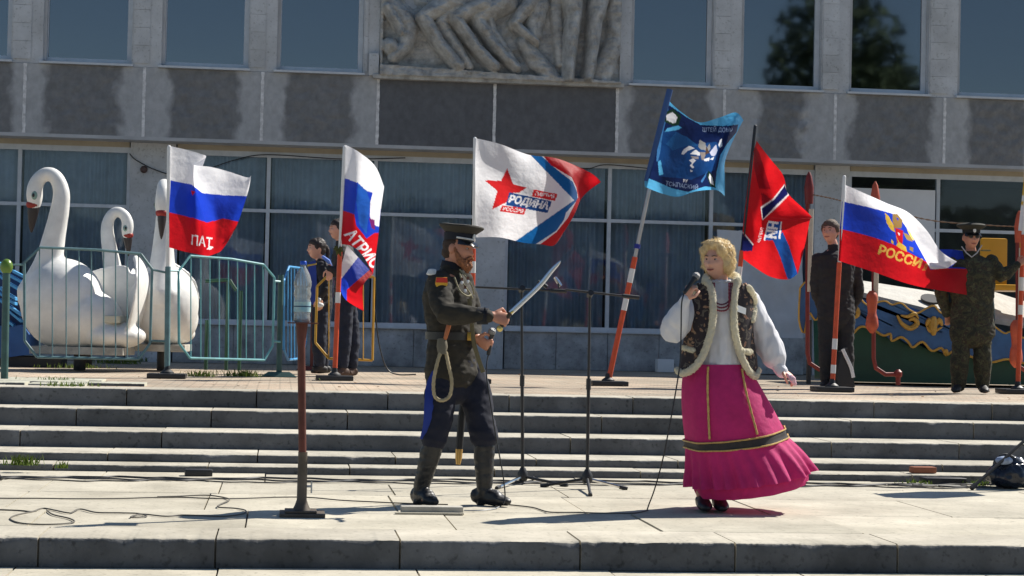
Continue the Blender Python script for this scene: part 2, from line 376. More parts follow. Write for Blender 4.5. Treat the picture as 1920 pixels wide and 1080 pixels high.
m_plinth = M('marbled_plinth', (.38, .40, .42), .6, stain=.2, var=.45, vscale=2.6, detail=10)
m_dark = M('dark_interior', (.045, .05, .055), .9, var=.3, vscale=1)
m_glass = glass_mat('window_glass', (.84, .89, .93), .045, 1.38)
m_glass_up = glass_mat('upper_window_glass', (.25, .34, .42), .19)
def zU(px, py): return atY(px, py, DU).z
def xU(px, py=200): return atY(px, py, DU).x
zl, zs = zU(708, 271), zU(600, 139)            # underside of the spandrel band, top of it
ztop = zs + 1.9; zroof = ztop + .35
# --- spandrel panels, one by one, and the pale mortar seams between them
joints = [-175, 41 + 4, 269, 491, 708, 927, 1157, 1358, 1566, 1771, 1978, 2190]
jx = [xU(p, 215) for p in joints]
for i in range(len(jx) - 1):
    a, b_ = jx[i] + .018, jx[i+1] - .018; cxx = (a + b_) / 2
    dark = i in (4, 5); nu, nv = 46, 24; Pp = []
    for j in range(nv + 1):
        for k in range(nu + 1):
            x = a + (b_ - a) * k / nu; z = zl + (zs - zl) * j / nv
            e = max(0, min(1, (.50 - abs(x - cxx)) / .1)) * max(0, min(1, (z - zl) / .1)) * max(0, min(1, (zs - z) / .1))
            rough = 0 if dark else e
            d_ = rough * (.035 * mnoise.noise(Vector((x * 5, z * 8, i))) + .022 * mnoise.noise(Vector((x * 14, z * 22, i + 9))))
            Pp.append((x - cxx, DU - d_, z))
    p = MB(); p.grid(Pp, nu, nv); W_ = nu + 1
    me = p.mesh('spandrel_panel'); o = link('spandrel_panel', me, m_panel_dark if dark else m_panel, BLDG)
    o.location = Vector((cxx, 0, 0)) - ORG[BLDG.name]; ORG[o.name] = Vector((cxx, 0, 0))
back = MB(); back.box((bx0, DU + .035, zl + .01), (bx1, DU + .30, zs)); back.build('spandrel_core', m_wall, BLDG)
for i in range(1, len(jx) - 1):
    s_ = MB(); n_ = 40; Vv = []
    for k in range(n_ + 1):
        z_ = zl + (zs - zl) * k / n_; ww = .022 + .009 * mnoise.noise(Vector((i * 7, z_ * 14, 0))); e_ = .006 * mnoise.noise(Vector((i * 3, z_ * 6, 4)))
        Vv += [(jx[i] - ww + e_, DU + .02, z_), (jx[i] - ww + e_, DU - .007, z_), (jx[i] + ww + e_, DU - .007, z_), (jx[i] + ww + e_, DU + .02, z_)]
    s_.grid(Vv, 3, n_)
    s_.build('mortar_seam', m_seam, BLDG)
led = MB(); led.box((bx0, DU - .004, zl - .05), (bx1, DB + .1, zl)); led.build('soffit', m_wall, BLDG)
# --- upper windows
wins = [(-62, 15, 100), (92, 240, 108), (313, 458, 118), (528, 672, 127), (1188, 1325, 152), (1393, 1527, 162), (1595, 1727, 170), (1797, 1935, 178), (2000, 2140, 186)]
GL = DU + .17
wx = []
for a, b_, yb in wins:
    xa, xb = atY(a, 60, GL).x, atY(b_, 60, GL).x
    wx.append((xa, xb))
zb = sum(atY((a + b_) / 2, yb, GL).z for a, b_, yb in wins) / len(wins)
for xa, xb in wx:
    fr = MB(); t_ = .055
    for (u0, u1, v0, v1) in ((xa - t_, xa, zb - t_, ztop), (xb, xb + t_ * 1.3, zb - t_, ztop), (xa, xb, zb - t_, zb), (xa, xb, ztop - .06, ztop)):
        fr.box((u0, GL - .035, v0), (u1, GL + .03, v1))
    wn = fr.build('window', m_frame, BLDG, smooth=False)
    pn = MB(); pn.box((xa - .01, GL + .002, zb - .01), (xb + .01, GL + .008, ztop - .03)); pn.build('pane', m_glass_up, wn, smooth=False)
    sl = MB(); sl.prism([(xa - .10, GL - .04, zb - .05), (xa - .10, DU - .07, zs + .035), (xa - .10, DU - .07, zs + .004), (xa - .10, GL - .04, zs + .004)], (xb - xa + .20, 0, 0))
    sl.build('sill', m_frame, wn, smooth=False)
# pilasters between the windows
edges = [bx0] + [e for a, b_ in wx for e in (a - .06, b_ + .075)] + [bx1]
rel0, rel1 = xU(712, 60), xU(1164, 60)
for i in range(0, len(edges), 2):
    a, b_ = edges[i], edges[i+1]
    parts = [(a, b_)] if not (a < rel0 < b_) else [(a, rel0 - .0), (rel1, b_)]
    for (u, v) in parts:
        p = MB(); p.box((u, DU + .012, zs + .004), (v, DU + .26, ztop)); pl = p.build('pilaster', m_pil, BLDG, smooth=False)
        if v - u < 1.2:      # the narrow raised strip that runs down one side
            q = MB(); q.box((v - .13, DU + .05, zs + .06), (v - .003 + .05, DU + .2, ztop)); q.build('reveal_strip', m_wall, pl, smooth=False)
            n_ = 7
            for k in range(n_):
                z0 = zs + .06 + (ztop - zs - .07) * k / n_; q = MB(); q.box((u + .02, DU - .002 - .003 * random.random(), z0 + .002), (v - .17, DU + .1, z0 + (ztop - zs - .07) / n_ - .002)); q.build('facing_tile', m_pil, pl, smooth=False)
top = MB(); top.box((bx0, DU, ztop), (bx1, DB + 8, zroof)); top.build('roof_parapet', m_wall, BLDG, smooth=False)
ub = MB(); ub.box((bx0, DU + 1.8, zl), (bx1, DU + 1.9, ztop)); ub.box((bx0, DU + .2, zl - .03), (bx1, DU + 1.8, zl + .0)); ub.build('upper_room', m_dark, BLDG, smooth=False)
# --- carved relief: horses' and people's legs on a slab
def seg(px, py, ax, ay, bx, by, ra, rb):
    dx, dy = bx - ax, by - ay; t = np.clip(((px - ax) * dx + (py - ay) * dy) / (dx * dx + dy * dy + 1e-9), 0, 1)
    r = ra + (rb - ra) * t; d = np.hypot(px - ax - dx * t, py - ay - dy * t) / r
    return np.where(d < 1, np.maximum(0, 1 - d ** 3) ** .55 * (1 - .25 * d), 0)
NX, NY = 330, 330
gx = np.linspace(110, 1600, NX)[None, :] * np.ones((NY, 1)); gy = np.linspace(520, -650, NY)[:, None] * np.ones((1, NX))
H = .05 * np.ones((NY, NX))
def limb(pts, rads, h):
    global H
    for (a, b_, ra, rb) in zip(pts[:-1], pts[1:], rads[:-1], rads[1:]): 
        H = np.maximum(H, .03 + h * seg(gx, gy, a[0], a[1], b_[0], b_[1], ra, rb))
limb([(140, -200), (150, 60), (250, 160), (285, 230), (270, 330), (200, 400)], [70, 60, 62, 58, 50, 44], .62)
limb([(150, 100), (230, 220), (240, 260)], [40, 34, 20], .8)
limb([(170, 330), (180, 345)], [52, 52], .7)
limb([(980, -420), (620, -140), (560, 40), (370, 150), (470, 310), (590, 445)], [230, 160, 78, 52, 46, 48], .85)
limb([(640, 20), (480, 180), (600, 350), (660, 445)], [70, 44, 38, 34], .62)
limb([(740, 60), (560, 150), (700, 330), (810, 440)], [80, 48, 42, 46], .9)
limb([(870, 20), (700, 150), (820, 320), (950, 445)], [84, 50, 42, 34], .78)
limb([(900, 40), (770, 130), (800, 220), (960, 435)], [60, 38, 34, 28], .5)
limb([(1100, -60), (930, 170), (1000, 230), (1070, 280)], [60, 40, 34, 26], .75)
limb([(1090, 40), (1060, 170), (1060, 230)], [60, 64, 52], .58)
limb([(990, 280), (1080, 400), (1180, 500)], [44, 62, 60], .55)
limb([(1290, -320), (1290, 0), (1300, 120), (1285, 250), (1270, 500)], [120, 72, 56, 50, 42], 1.0)
limb([(1460, -320), (1450, 0), (1430, 120), (1420, 260), (1390, 490)], [120, 70, 56, 48, 40], .95)
limb([(1560, -300), (1570, 0), (1560, 250), (1470, 500)], [60, 56, 60, 70], .42)
limb([(1200, -300), (1190, 100), (1220, 400)], [60, 40, 30], .3)
limb([(150, -700), (500, -620), (900, -520), (1300, -560)], [150, 220, 240, 180], .9)
limb([(1300, -560), (1330, -820)], [110, 90], 1.0); limb([(500, -600), (430, -850)], [120, 90], .9)
tri = (gy < 135 - np.abs(gx - 335) * 1.15) & (gy > -30)
H = np.where(tri, .02, H)
H = np.maximum(H, np.where(gy > 452 + (gx - 120) * .035, .55, 0)); H = np.where(gx < 130, np.maximum(H, .3), H)
nzv = np.array([[mnoise.fractal(Vector((gx[j, i] * .012, gy[j, i] * .02, 2)), 1, 2.1, 4) for i in range(NX)] for j in range(NY)])
H = H + .09 * nzv; H[[0, -1], :] = 0; H[:, [0, -1]] = 0
Pp = []
zr0 = zU(940, 152); kx_ = (rel1 - rel0) / (1600 - 110)
for j in range(NY):
    for i in range(NX):
        Pp.append((rel0 + (gx[j, i] - 110) * kx_, DU + .05 - .42 * H[j, i], zr0 + (520 - gy[j, i]) * kx_))
rl = MB(); rl.grid(Pp, NX - 1, NY - 1)
m_rel = M('relief_concrete', (.54, .54, .52), .92, var=.3, vscale=6, bump=.8, bscale=18, dist=.02, c2=(.26, .26, .25))
rel = rl.build('relief', m_rel, BLDG, angle=180); rel['label'] = 'carved concrete relief of horse and human legs'
rb_ = MB(); rb_.box((rel0 - .09, DU - .13, zr0 - .045), (rel1 + .05, DU + .2, zr0 + .02), .012); rb_.build('relief_ledge', m_rel, rel)
rb_ = MB(); rb_.box((rel0 - .15, DU - .10, zr0 + .0), (rel0 - .005, DU + .1, zr0 + .33), .01); rb_.build('relief_corner_block', m_pil, rel)
rb_ = MB(); rb_.box((rel0, DU + .055, zs), (rel1, DU + .2, ztop)); rb_.build('relief_backing', m_wall, rel, smooth=False)

# --- ground floor glazing
def xG(px, py=400): return atY(px, py, DB).x
zw1 = atY(32, 275, DB).z; zt = atY(1072, 412, DB).z; zw0 = atY(1000, 615, DB).z; zl2 = zl - .05
zw1 = (zw1 + atY(1760, 329, DB).z) / 2
bays = [[-175, 35, 240], [330, 502, 703, 891], [950, 1142, 1333, 1523], [1592, 1758, 1935, 2120]]
pils = [(240, 330), (891, 950), (1523, 1592)]
cur = MB()
m_curt = M('grey_curtain', (.42, .48, .54), .95, var=.25, vscale=1.2, transl=.2)
m_board = M('white_board', (.72, .73, .74), .7, var=.06, vscale=2)
for bi, bay in enumerate(bays):
    xa, xb = xG(bay[0]), xG(bay[-1])
    q = MB(); q.box((xa, DB - .02, TERR - .02), (xb, DB + .25, zw0 - .04)); pl = q.build('plinth', m_plinth, BLDG, smooth=False)
    n_ = max(2, int((xb - xa) / .75))
    for k in range(n_):
        a = xa + (xb - xa) * k / n_; q = MB(); q.box((a + .004, DB - .045 - .004 * (k % 3), TERR), (a + (xb - xa) / n_ - .004, DB - .01, zw0 - .05), .004); q.build('plinth_slab', m_plinth, pl)
    q = MB(); q.box((xa, DB - .03, zw1 + .03), (xb, DB + .2, zl2)); q.build('lintel', m_beige, BLDG, smooth=False)
    for k in range(len(bay) - 1):
        a, b_ = xG(bay[k]), xG(bay[k+1]); t_ = .028
        fr = MB()
        for (u0, u1, v0, v1) in ((a - t_, a + t_, zw0 - .04, zw1 + .03), (a + t_, b_ - t_, zw1 - .05, zw1 + .03), (a + t_, b_ - t_, zt - .025, zt + .025), (a + t_, b_ - t_, zw0 - .04, zw0 + .03)):
            fr.box((u0, DB - .02, v0), (u1, DB + .05, v1))
        if k == len(bay) - 2: fr.box((b_ - t_, DB - .02, zw0 - .04), (b_ + t_, DB + .05, zw1 + .03))
        wn = fr.build('window', m_frame, BLDG, smooth=False)
        sl = MB(); sl.box((a, DB - .10, zw0 - .055), (b_ - .004, DB - .02, zw0 - .032)); sl.build('sill', m_frame, wn, smooth=False)
        for (z0, z1) in ((zw0 + .03, zt - .025), (zt + .025, zw1 - .05)):
            pn = MB(); pn.box((a + t_ - .008, DB + .01, z0 - .008), (b_ - t_ + .008, DB + .016, z1 + .008)); pn.build('pane', m_glass, wn, smooth=False)
        if bi < 3:     # drawn curtains
            Pp = []; nu = 120
            for j in range(2):
                for i in range(nu + 1):
                    x = a + .05 + (b_ - a - .1) * i / nu
                    Pp.append((x, DB + .16 + .03 * math.sin(x * 46 + math.sin(x * 7) * 2) + .012 * math.sin(x * 17), (zw0 + .02, zw1 - .04)[j]))
            q = MB(); q.grid(Pp, nu, 1); q.build('curtain', m_curt, BLDG, angle=180)
for a, b_ in pils:
    p = MB(); p.box((xG(a) + .02, DB - .07, TERR - .02), (xG(b_) - .02, DB + .3, zl2 - .003)); p.build('pilaster', m_pil, BLDG, smooth=False)
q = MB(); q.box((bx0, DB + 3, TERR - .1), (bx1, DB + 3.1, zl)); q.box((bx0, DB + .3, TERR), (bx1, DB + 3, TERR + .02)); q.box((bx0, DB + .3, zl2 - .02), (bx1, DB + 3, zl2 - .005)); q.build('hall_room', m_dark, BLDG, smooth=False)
# white boards behind and in front of the glass at the right
for (x0_, y0_, x1_, y1_, dy) in ((1600, 352, 1752, 470, -.05), (1385, 432, 1428, 480, -.05)):
    q = MB(); A_ = atY(x0_, y0_, DB + dy); B_ = atY(x1_, y1_, DB + dy); q.box((A_.x, DB + dy, B_.z), (B_.x, DB + dy + .02, A_.z)); q.build('white_blind', m_board, BLDG, smooth=False)
# ================================================================== FLAGS
def text_tris(txt, bold=.02):
    cu = bpy.data.curves.new('t', 'FONT'); cu.body = txt; cu.align_x = 'CENTER'; cu.align_y = 'CENTER'; cu.size = 1.0; cu.offset = bold; cu.resolution_u = 4
    o = bpy.data.objects.new('t', cu); col.objects.link(o); dg = bpy.context.evaluated_depsgraph_get()
    me = bpy.data.meshes.new_from_object(o.evaluated_get(dg), depsgraph=dg); me.calc_loop_triangles()
    v = np.array([x.co[:2] for x in me.vertices]); t = np.array([x.vertices[:] for x in me.loop_triangles])
    bpy.data.objects.remove(o); bpy.data.curves.remove(cu); bpy.data.meshes.remove(me)
    return v, t
class Canvas:
    """print for a cloth, drawn in photo pixels and carried by the cloth's own vertices"""
    def __init__(s, x0, y0, x1, y1, base, k=4):
        s.x0, s.y0, s.k = x0 - 6, y0 - 6, k; s.w = int((x1 - x0 + 12) * k); s.h = int((y1 - y0 + 12) * k)
        s.a = np.ones((s.h, s.w, 3)) * np.array(base)
    def poly(s, pts, c):
        p = (np.array(pts, float) - (s.x0, s.y0)) * s.k
        i0, j0 = np.maximum(np.floor(p.min(0)).astype(int), 0); i1 = min(s.w, int(p[:, 0].max()) + 2); j1 = min(s.h, int(p[:, 1].max()) + 2)
        if i1 <= i0 or j1 <= j0: return
        X, Y = np.meshgrid(np.arange(i0, i1) + .5, np.arange(j0, j1) + .5); ins = np.zeros(X.shape, bool); n = len(p)
        for a in range(n):
            x1, y1 = p[a]; x2, y2 = p[(a + 1) % n]
            if y1 == y2: continue
            c_ = ((y1 > Y) != (y2 > Y)) & (X < (x2 - x1) * (Y - y1) / (y2 - y1) + x1); ins ^= c_
        s.a[j0:j1, i0:i1][ins] = c
    def text(s, txt, cx, cy, h, c, rot=0, sx=1.0, shear=0.0, bold=.02, mirror=False):
        v, t = text_tris(txt, bold)
        q = v * (h / .72); x = q[:, 0] * sx * (-1 if mirror else 1); y = -q[:, 1]; x = x - shear * y
        a = R(rot); X = cx + x * math.cos(a) - y * math.sin(a); Y = cy + x * math.sin(a) + y * math.cos(a)
        P = np.stack([X, Y], 1)
        for tr in t: s.poly(P[tr], c)
    def at(s, px, py):
        i = np.clip(((px - s.x0) * s.k).astype(int), 0, s.w - 1); j = np.clip(((py - s.y0) * s.k).astype(int), 0, s.h - 1); return s.a[j, i]
def cloth_mat(name, transl=.64):
    m = bpy.data.materials.new(name); m.use_nodes = True; t = m.node_tree; n = t.nodes; L = t.links; b = n['Principled BSDF']
    at = n.new('ShaderNodeAttribute'); at.attribute_name = 'Col'; b.inputs['Roughness'].default_value = .6; b.inputs['Sheen Weight'].default_value = .1
    L.new(at.outputs[0], b.inputs[0]); tr = n.new('ShaderNodeBsdfTranslucent'); L.new(at.outputs[0], tr.inputs[0])
    tc = n.new('ShaderNodeTexCoord'); nz = n.new('ShaderNodeTexNoise'); nz.inputs['Scale'].default_value = 9; nz.inputs['Detail'].default_value = 3; L.new(tc.outputs['Object'], nz.inputs['Vector'])
    bp = n.new('ShaderNodeBump'); bp.inputs['Strength'].default_value = .5; bp.inputs['Distance'].default_value = .03; L.new(nz.outputs[0], bp.inputs['Height']); L.new(bp.outputs[0], b.inputs['Normal']); L.new(bp.outputs[0], tr.inputs['Normal'])
    mx = n.new('ShaderNodeMixShader'); mx.inputs[0].default_value = transl; L.new(b.outputs[0], mx.inputs[1]); L.new(tr.outputs[0], mx.inputs[2]); L.new(mx.outputs[0], n['Material Output'].inputs[0]); return m
m_cloth = cloth_mat('printed_flag_cloth')
WH, BL, RD = (.86, .86, .89), s8(32, 66, 195), s8(205, 22, 34)
def upsample(C, nu, nv):
    C = np.array(C, float); k1 = max(2, nu // (C.shape[1] - 1)); k2 = max(2, nv // (C.shape[0] - 1))
    A = np.stack([spline(r, k1) for r in C]); B = np.stack([spline(A[:, i], k2) for i in range(A.shape[1])], 1)
    return B
def make_flag(parent, ctrl, Y, painter, base, off=(0, 0), sc=1.0, name='flag', ripple=.02, res=(200, 140), extra=0):
    C = np.array(ctrl, float); C[..., 0] = C[..., 0] / sc + off[0]; C[..., 1] = C[..., 1] / sc + off[1]
    G = upsample(C, *res); nv, nu = G.shape[:2]
    px, py = G[..., 0].ravel(), G[..., 1].ravel()
    cv = Canvas(px.min(), py.min(), px.max(), py.max(), base)
    painter(cv, lambda pts: [(p[0] / sc + off[0], p[1] / sc + off[1]) for p in pts])
    cols = cv.at(px, py)
    V = []
    for j in range(nv):
        for i in range(nu):
            u = i / (nu - 1); x, y, d = G[j, i]
            d += u * ripple * (math.sin(u * 17 + j / nv * 4 + x * .01) + .9 * mnoise.noise(Vector((u * 5, j / nv * 4, x * .002))) * 2)
            V.append(atY(x, y, Y + d))
    f = MB(); f.grid(V, nu - 1, nv - 1); o = f.build(name, m_cloth, parent, angle=180); me = o.data
    ca = me.color_attributes.new('Col', 'FLOAT_COLOR', 'POINT'); ca.data.foreach_set('color', np.concatenate([cols, np.ones((len(cols), 1))], 1).ravel())
    return o
m_orange = M('orange_paint', s8(205, 78, 38), .45, var=.15, vscale=12)
m_white = M('white_paint', (.75, .75, .73), .5, var=.08, vscale=10)
m_steel = M('grey_steel', (.42, .44, .45), .4, metal=.4, var=.12, vscale=8)
m_black = M('black_plastic', (.02, .021, .023), .5, var=.2)
m_teal = M('teal_grey_paint', s8(95, 128, 132), .5, var=.2, vscale=10)
def flagpole(label, base_px, top_px, Y, bands, upper, lower, split, r=.021, base=True, tie=None):
    """base_px on the terrace; bands: (y0, y1) in photo pixels painted white; split: y where the lower sleeve ends"""
    b = atY(base_px[0], base_px[1], Y); b.z = TERR; t = atY(top_px[0], top_px[1], Y)
    o = thing('flagpole', label, 'flag', b, 'flags on poles along the terrace')
    pt = lambda y: atY(base_px[0] + (top_px[0] - base_px[0]) * (y - base_px[1]) / (top_px[1] - base_px[1]), y, Y)
    p = MB(); p.tube([b + Vector((0, 0, .02)), pt(split)], r, 12); lo = p.build('lower_pole', lower, o)
    p = MB(); p.tube([pt(split + 3), t], r * .72, 12, round_ends=True); p.build('upper_pole', upper, o)
    for y0, y1 in bands:
        p = MB(); p.tube([pt(y0), pt(y1)], r + .002, 12); p.build('white_band', m_white, lo)
    if tie:
        p = MB(); p.tube([pt(tie - 4), pt(tie + 4)], r + .004, 12); p.build('tie', M('blue_tape', s8(25, 40, 140), .5), o)
    if base:
        p = MB(); w_ = .20; p.box(b + Vector((-w_, -.17, -.006)), b + Vector((w_, .17, .045)), .008); bs = p.build('base_plate', m_black, o)
        p = MB(); p.lathe(b + Vector((0, 0, .04)), [(.075, 0), (.07, .02), (.035, .045), (.028, .09)], 16); p.build('socket', m_black, bs)
    return o
# --- 1: tricolour at the fence
Y1 = atZ(313, 708, TERR).y
f1 = flagpole('white, blue and red flag reading ПАТ flying from the fence post beside the swans', (313, 708), (317, 276), Y1, [], m_white, m_teal, 500, .03)
def p1(c, z):
    c.poly(z([(0, 208), (90, 212), (170, 228), (215, 264), (300, 272), (392, 276), (480, 260), (480, 600), (0, 600)]), BL)
    c.poly(z([(0, 338), (80, 341), (160, 360), (235, 383), (300, 366), (362, 380), (480, 390), (480, 700), (0, 700)]), RD)
    c.poly(z([(168, 252), (186, 258), (174, 274)]), RD)
    c.text('ПАТ', *z([(212, 462)])[0], 18, WH, rot=9, sx=.8, shear=-.1, bold=.012)
    c.poly(z([(245, 478), (262, 482), (246, 494), (232, 490)]), WH)
make_flag(f1, [[(78,72,0),(150,88,.06),(212,106,.12),(230,116,.10),(205,135,.02),(182,150,-.10),(250,158,-.16),(320,176,-.14),(395,200,-.04),(412,193,.02)],
               [(86,205,0),(150,218,.06),(186,226,.12),(196,232,.08),(190,236,.02),(186,240,-.08),(240,256,-.14),(310,262,-.10),(375,268,.0),(400,258,.04)],
               [(80,340,0),(145,355,.03),(190,370,.10),(210,377,.08),(222,380,.05),(236,384,.02),(268,374,-.06),(305,364,-.04),(340,372,.03),(362,376,.0)],
               [(75,482,0),(140,500,.03),(190,510,.07),(210,514,.07),(225,517,.06),(240,518,.04),(265,510,-.02),(290,498,-.05),(315,465,-.02),(335,432,.02)]], Y1 - .02, p1, WH, (280, 240), 2.16, res=(220, 140))
# --- 2: ПАТРИОТ flag with the young guard
Y2 = atZ(627, 712, TERR).y
f2 = flagpole('white, blue and red flag reading АТРИО on an orange pole above the girl in blue', (627, 712), (646, 276), Y2, [(548, 568)], m_white, m_orange, 470, .027)
def p2(c, z):
    c.poly(z([(700, 202), (797, 205), (845, 222), (880, 255), (905, 262), (938, 330), (960, 330), (960, 700), (700, 700)]), BL)
    c.poly(z([(845, 222), (880, 255), (895, 300), (880, 430), (850, 390), (838, 300)]), s8(40, 95, 190))
    c.poly(z([(895, 300), (905, 262), (940, 300), (930, 400), (915, 395), (893, 360)]), WH)
    c.poly(z([(890, 365), (912, 372), (914, 412), (900, 405)]), s8(120, 40, 110))
    c.poly(z([(700, 332), (785, 334), (830, 350), (838, 395), (880, 448), (912, 425), (935, 425), (940, 650), (700, 650)]), RD)
    c.text('АТРИО', *z([(864, 492)])[0], 21, WH, rot=50, sx=.85, shear=.1, bold=.03)
make_flag(f2, [[(795,68,0),(850,98,.12),(915,155,.04),(951,238,-.12)],
               [(793,203,0),(842,218,.16),(902,262,.08),(938,330,-.10)],
               [(785,335,0),(830,365,.13),(884,425,.10),(926,448,-.06)],
               [(775,470,0),(824,480,.10),(868,522,.12),(906,592,0)]], Y2 - .02, p2, WH, (280, 240), 2.16)
def p2b(c, z):
    c.poly(z([(846, 523), (772, 618), (740, 800), (950, 800), (950, 560)]), BL)
    c.poly(z([(897, 570), (800, 655), (800, 695), (790, 760), (950, 760), (950, 560)]), RD)
make_flag(f2, [[(800,474,.06),(785,530,.02),(766,592,0)], [(846,523,.14),(820,565,.02),(770,640,.04)], [(880,560,.12),(835,622,-.04),(795,695,.06)], [(906,592,.1),(866,640,-.02),(868,742,.05)]], Y2 + .12, p2b, WH, (280, 240), 2.16, ripple=.012, res=(80, 90))
# dark ribbon bow on the pole
p = MB()
for k in range(7):
    a = atY(634, 472, Y2 - .03); d = Vector((math.cos(k * 2.4), -.3, math.sin(k * 1.7))) * .055
    p.tube([a, a + d * .6 + Vector((0, -.01, .02)), a + d], [.014, .02, .006], 8)
p.build('ribbon_bow', M('olive_ribbon', s8(70, 75, 30), .8), f2)
# --- 3: white party flag
Y3 = 20.6
f3 = flagpole('white flag with red star and blue РОДИНА lettering behind the officer', (884, 716), (890.5, 260), Y3, [(490, 512), (540, 570)], m_white, m_orange, 466, .026)
NB = s8(22, 98, 165)
def p3(c, z):
    c.poly(z([(545, 195), (900, 562), (430, 890), (430, 1000), (1300, 1000), (1300, 150)]), NB)
    c.poly(z([(618, 195), (760, 320), (890, 420), (922, 500), (925, 560), (835, 660), (820, 715), (760, 800), (588, 912), (588, 1000), (1300, 1000), (1300, 150), (618, 150)]), WH)
    c.poly(z([(640, 195), (720, 290), (880, 385), (915, 460), (930, 540), (850, 700), (762, 810), (622, 915), (622, 1000), (1300, 1000), (1300, 150)]), RD)
    c.poly(z([(378, 315), (425, 440), (536, 462), (470, 505), (405, 505), (380, 575), (258, 636), (302, 490), (200, 406), (330, 412)]), s8(214, 40, 44))
    c.poly(z([(395, 500), (728, 572), (690, 662), (368, 600)]), s8(30, 75, 140))
    c.poly(z([(582, 478), (772, 514), (748, 568), (570, 532)]), s8(212, 42, 46))
    c.poly(z([(340, 600), (524, 628), (508, 676), (320, 650)]), s8(212, 42, 46))
    c.text('РОДИНА', *z([(545, 582)])[0], 13.5, WH, rot=11, sx=.92, shear=.18, bold=.05)
    c.text('ПАРТИЯ', *z([(671, 524)])[0], 6.6, WH, rot=10, sx=1.0, shear=.15, bold=.02)
    c.text('РОССИЯ', *z([(424, 640)])[0], 6.6, WH, rot=8, sx=1.0, shear=.15, bold=.02)
make_flag(f3, [[(125,78,0),(320,124,.10),(545,208,.02),(770,238,.12),(1020,345,.30),(1108,420,.30)],
               [(128,335,0),(330,360,-.02),(570,420,.06),(850,385,0),(925,440,.18),(1000,500,.34)],
               [(132,600,0),(330,620,.06),(560,650,-.04),(800,640,-.08),(900,660,.06),(925,600,.2)],
               [(137,852,0),(320,852,.06),(500,893,-.06),(640,906,-.06),(740,915,.04),(805,835,.18)]], Y3 - .02, p3, WH, (860, 240), 4.153)
# --- 4: blue banner on a leaning pole
Y4 = atZ(1140, 722, TERR).y
f4 = flagpole('blue banner with white horseman emblem high on a leaning orange and white pole', (1140, 722), (1256, 172), Y4, [(504, 530), (560, 582)], m_steel, m_orange, 482, .03, tie=462)
LB, DBL, MBL = s8(95, 185, 235), s8(24, 40, 88), s8(28, 72, 132)
def p4(c, z):
    c.poly(z([(175, 120), (280, 190), (440, 300), (560, 365), (760, 375), (905, 360), (890, 430), (800, 540), (740, 640), (705, 800), (690, 940), (600, 930), (440, 980), (300, 950), (140, 880), (60, 850), (120, 600)]), DBL)
    c.poly(z([(205, 300), (215, 420), (330, 420), (520, 540), (700, 520), (740, 560), (690, 780), (560, 830), (470, 870), (330, 850), (190, 840), (160, 700), (180, 560)]), MBL)
    c.poly(z([(330, 430), (440, 480), (540, 560), (420, 560), (300, 600), (240, 540)]), s8(38, 92, 150))
    c.poly(z([(255, 180), (262, 220), (240, 320), (205, 470), (185, 620), (165, 700), (150, 700), (160, 560), (200, 380), (225, 180)]), s8(70, 130, 190))
    for q in ([(240,275),(300,245),(345,290),(330,345),(300,350),(245,320)], [(640,810),(665,850),(680,920),(650,905),(632,850)]):
        c.poly(z([( (x - sum(a for a,_ in q)/len(q)) * 1.7 + sum(a for a,_ in q)/len(q), (y - sum(b for _,b in q)/len(q)) * 1.5 + sum(b for _,b in q)/len(q)) for x, y in q]), s8(30, 60, 42)); c.poly(z(q), WH)
    c.poly(z([(225, 430), (250, 395), (350, 370), (385, 390), (350, 410), (250, 425)]), LB); c.poly(z([(165, 700), (190, 690), (215, 820), (175, 830)]), LB); c.poly(z([(560, 880), (620, 790), (600, 850), (570, 900)]), s8(70, 130, 190))
    for q, cc in (([(380,630),(400,590),(455,555),(502,580),(440,600),(400,640)], WH), ([(462,630),(510,590),(552,620),(550,648)], WH), ([(550,500),(600,530),(620,600),(560,590),(535,565)], s8(150,150,150)),
              ([(640,535),(650,580),(630,610),(618,570)], s8(150,150,150)), ([(640,620),(700,545),(715,600),(690,650),(660,650)], s8(205,205,225)), ([(735,505),(752,490),(758,560),(735,575),(720,550)], WH),
              ([(585,680),(640,665),(638,695),(590,698)], WH), ([(645,680),(685,655),(670,690)], WH), ([(465,650),(540,655),(540,680),(480,672)], s8(160,150,150)), ([(550,615),(612,620),(590,680),(570,690)], s8(150,140,135)),
              ([(450,690),(490,672),(515,690),(480,730),(500,755),(485,765),(458,740),(478,715)], WH), ([(460,775),(488,790),(470,798)], WH), ([(610,560),(640,620),(600,640)], s8(90,70,60))):
        c.poly(z(q), cc)
    c.text('ШТЕЙ ДОМР', *z([(715, 412)])[0], 8, s8(150, 170, 205), rot=1, sx=.82, bold=.01)
    c.text('ТСЫПАСКИЙ', *z([(385, 925)])[0], 8, s8(150, 170, 205), rot=8, sx=.85, bold=.01)
    c.text('ВУ', *z([(418, 880)])[0], 5, WH, rot=4)
make_flag(f4, [[(262,140,0),(380,245,.04),(540,340,.12),(720,300,.20),(880,250,.10),(952,320,.16)],
               [(215,360,0),(330,440,.02),(500,500,.10),(680,500,.02),(800,500,-.06),(870,480,.12)],
               [(140,600,0),(260,640,-.04),(430,680,.06),(600,700,.08),(720,720,-.05),(785,690,.10)],
               [(50,850,0),(190,830,-.06),(350,860,.02),(520,870,.08),(690,850,.02),(780,860,.08)],
               [(45,935,-.02),(200,995,-.08),(350,1025,.02),(520,975,.10),(700,965,.0),(780,1020,.06)]], Y4 - .03, p4, LB, (1200, 160), 4.909)
p = MB(); A_, B_ = atY(1256, 168, Y4 - .025), atY(1212, 340, Y4 - .025); p.tube([A_, B_], [.035, .028], 12); p.build('pole_sleeve', M('blue_sleeve', s8(48, 80, 132), .7), f4)
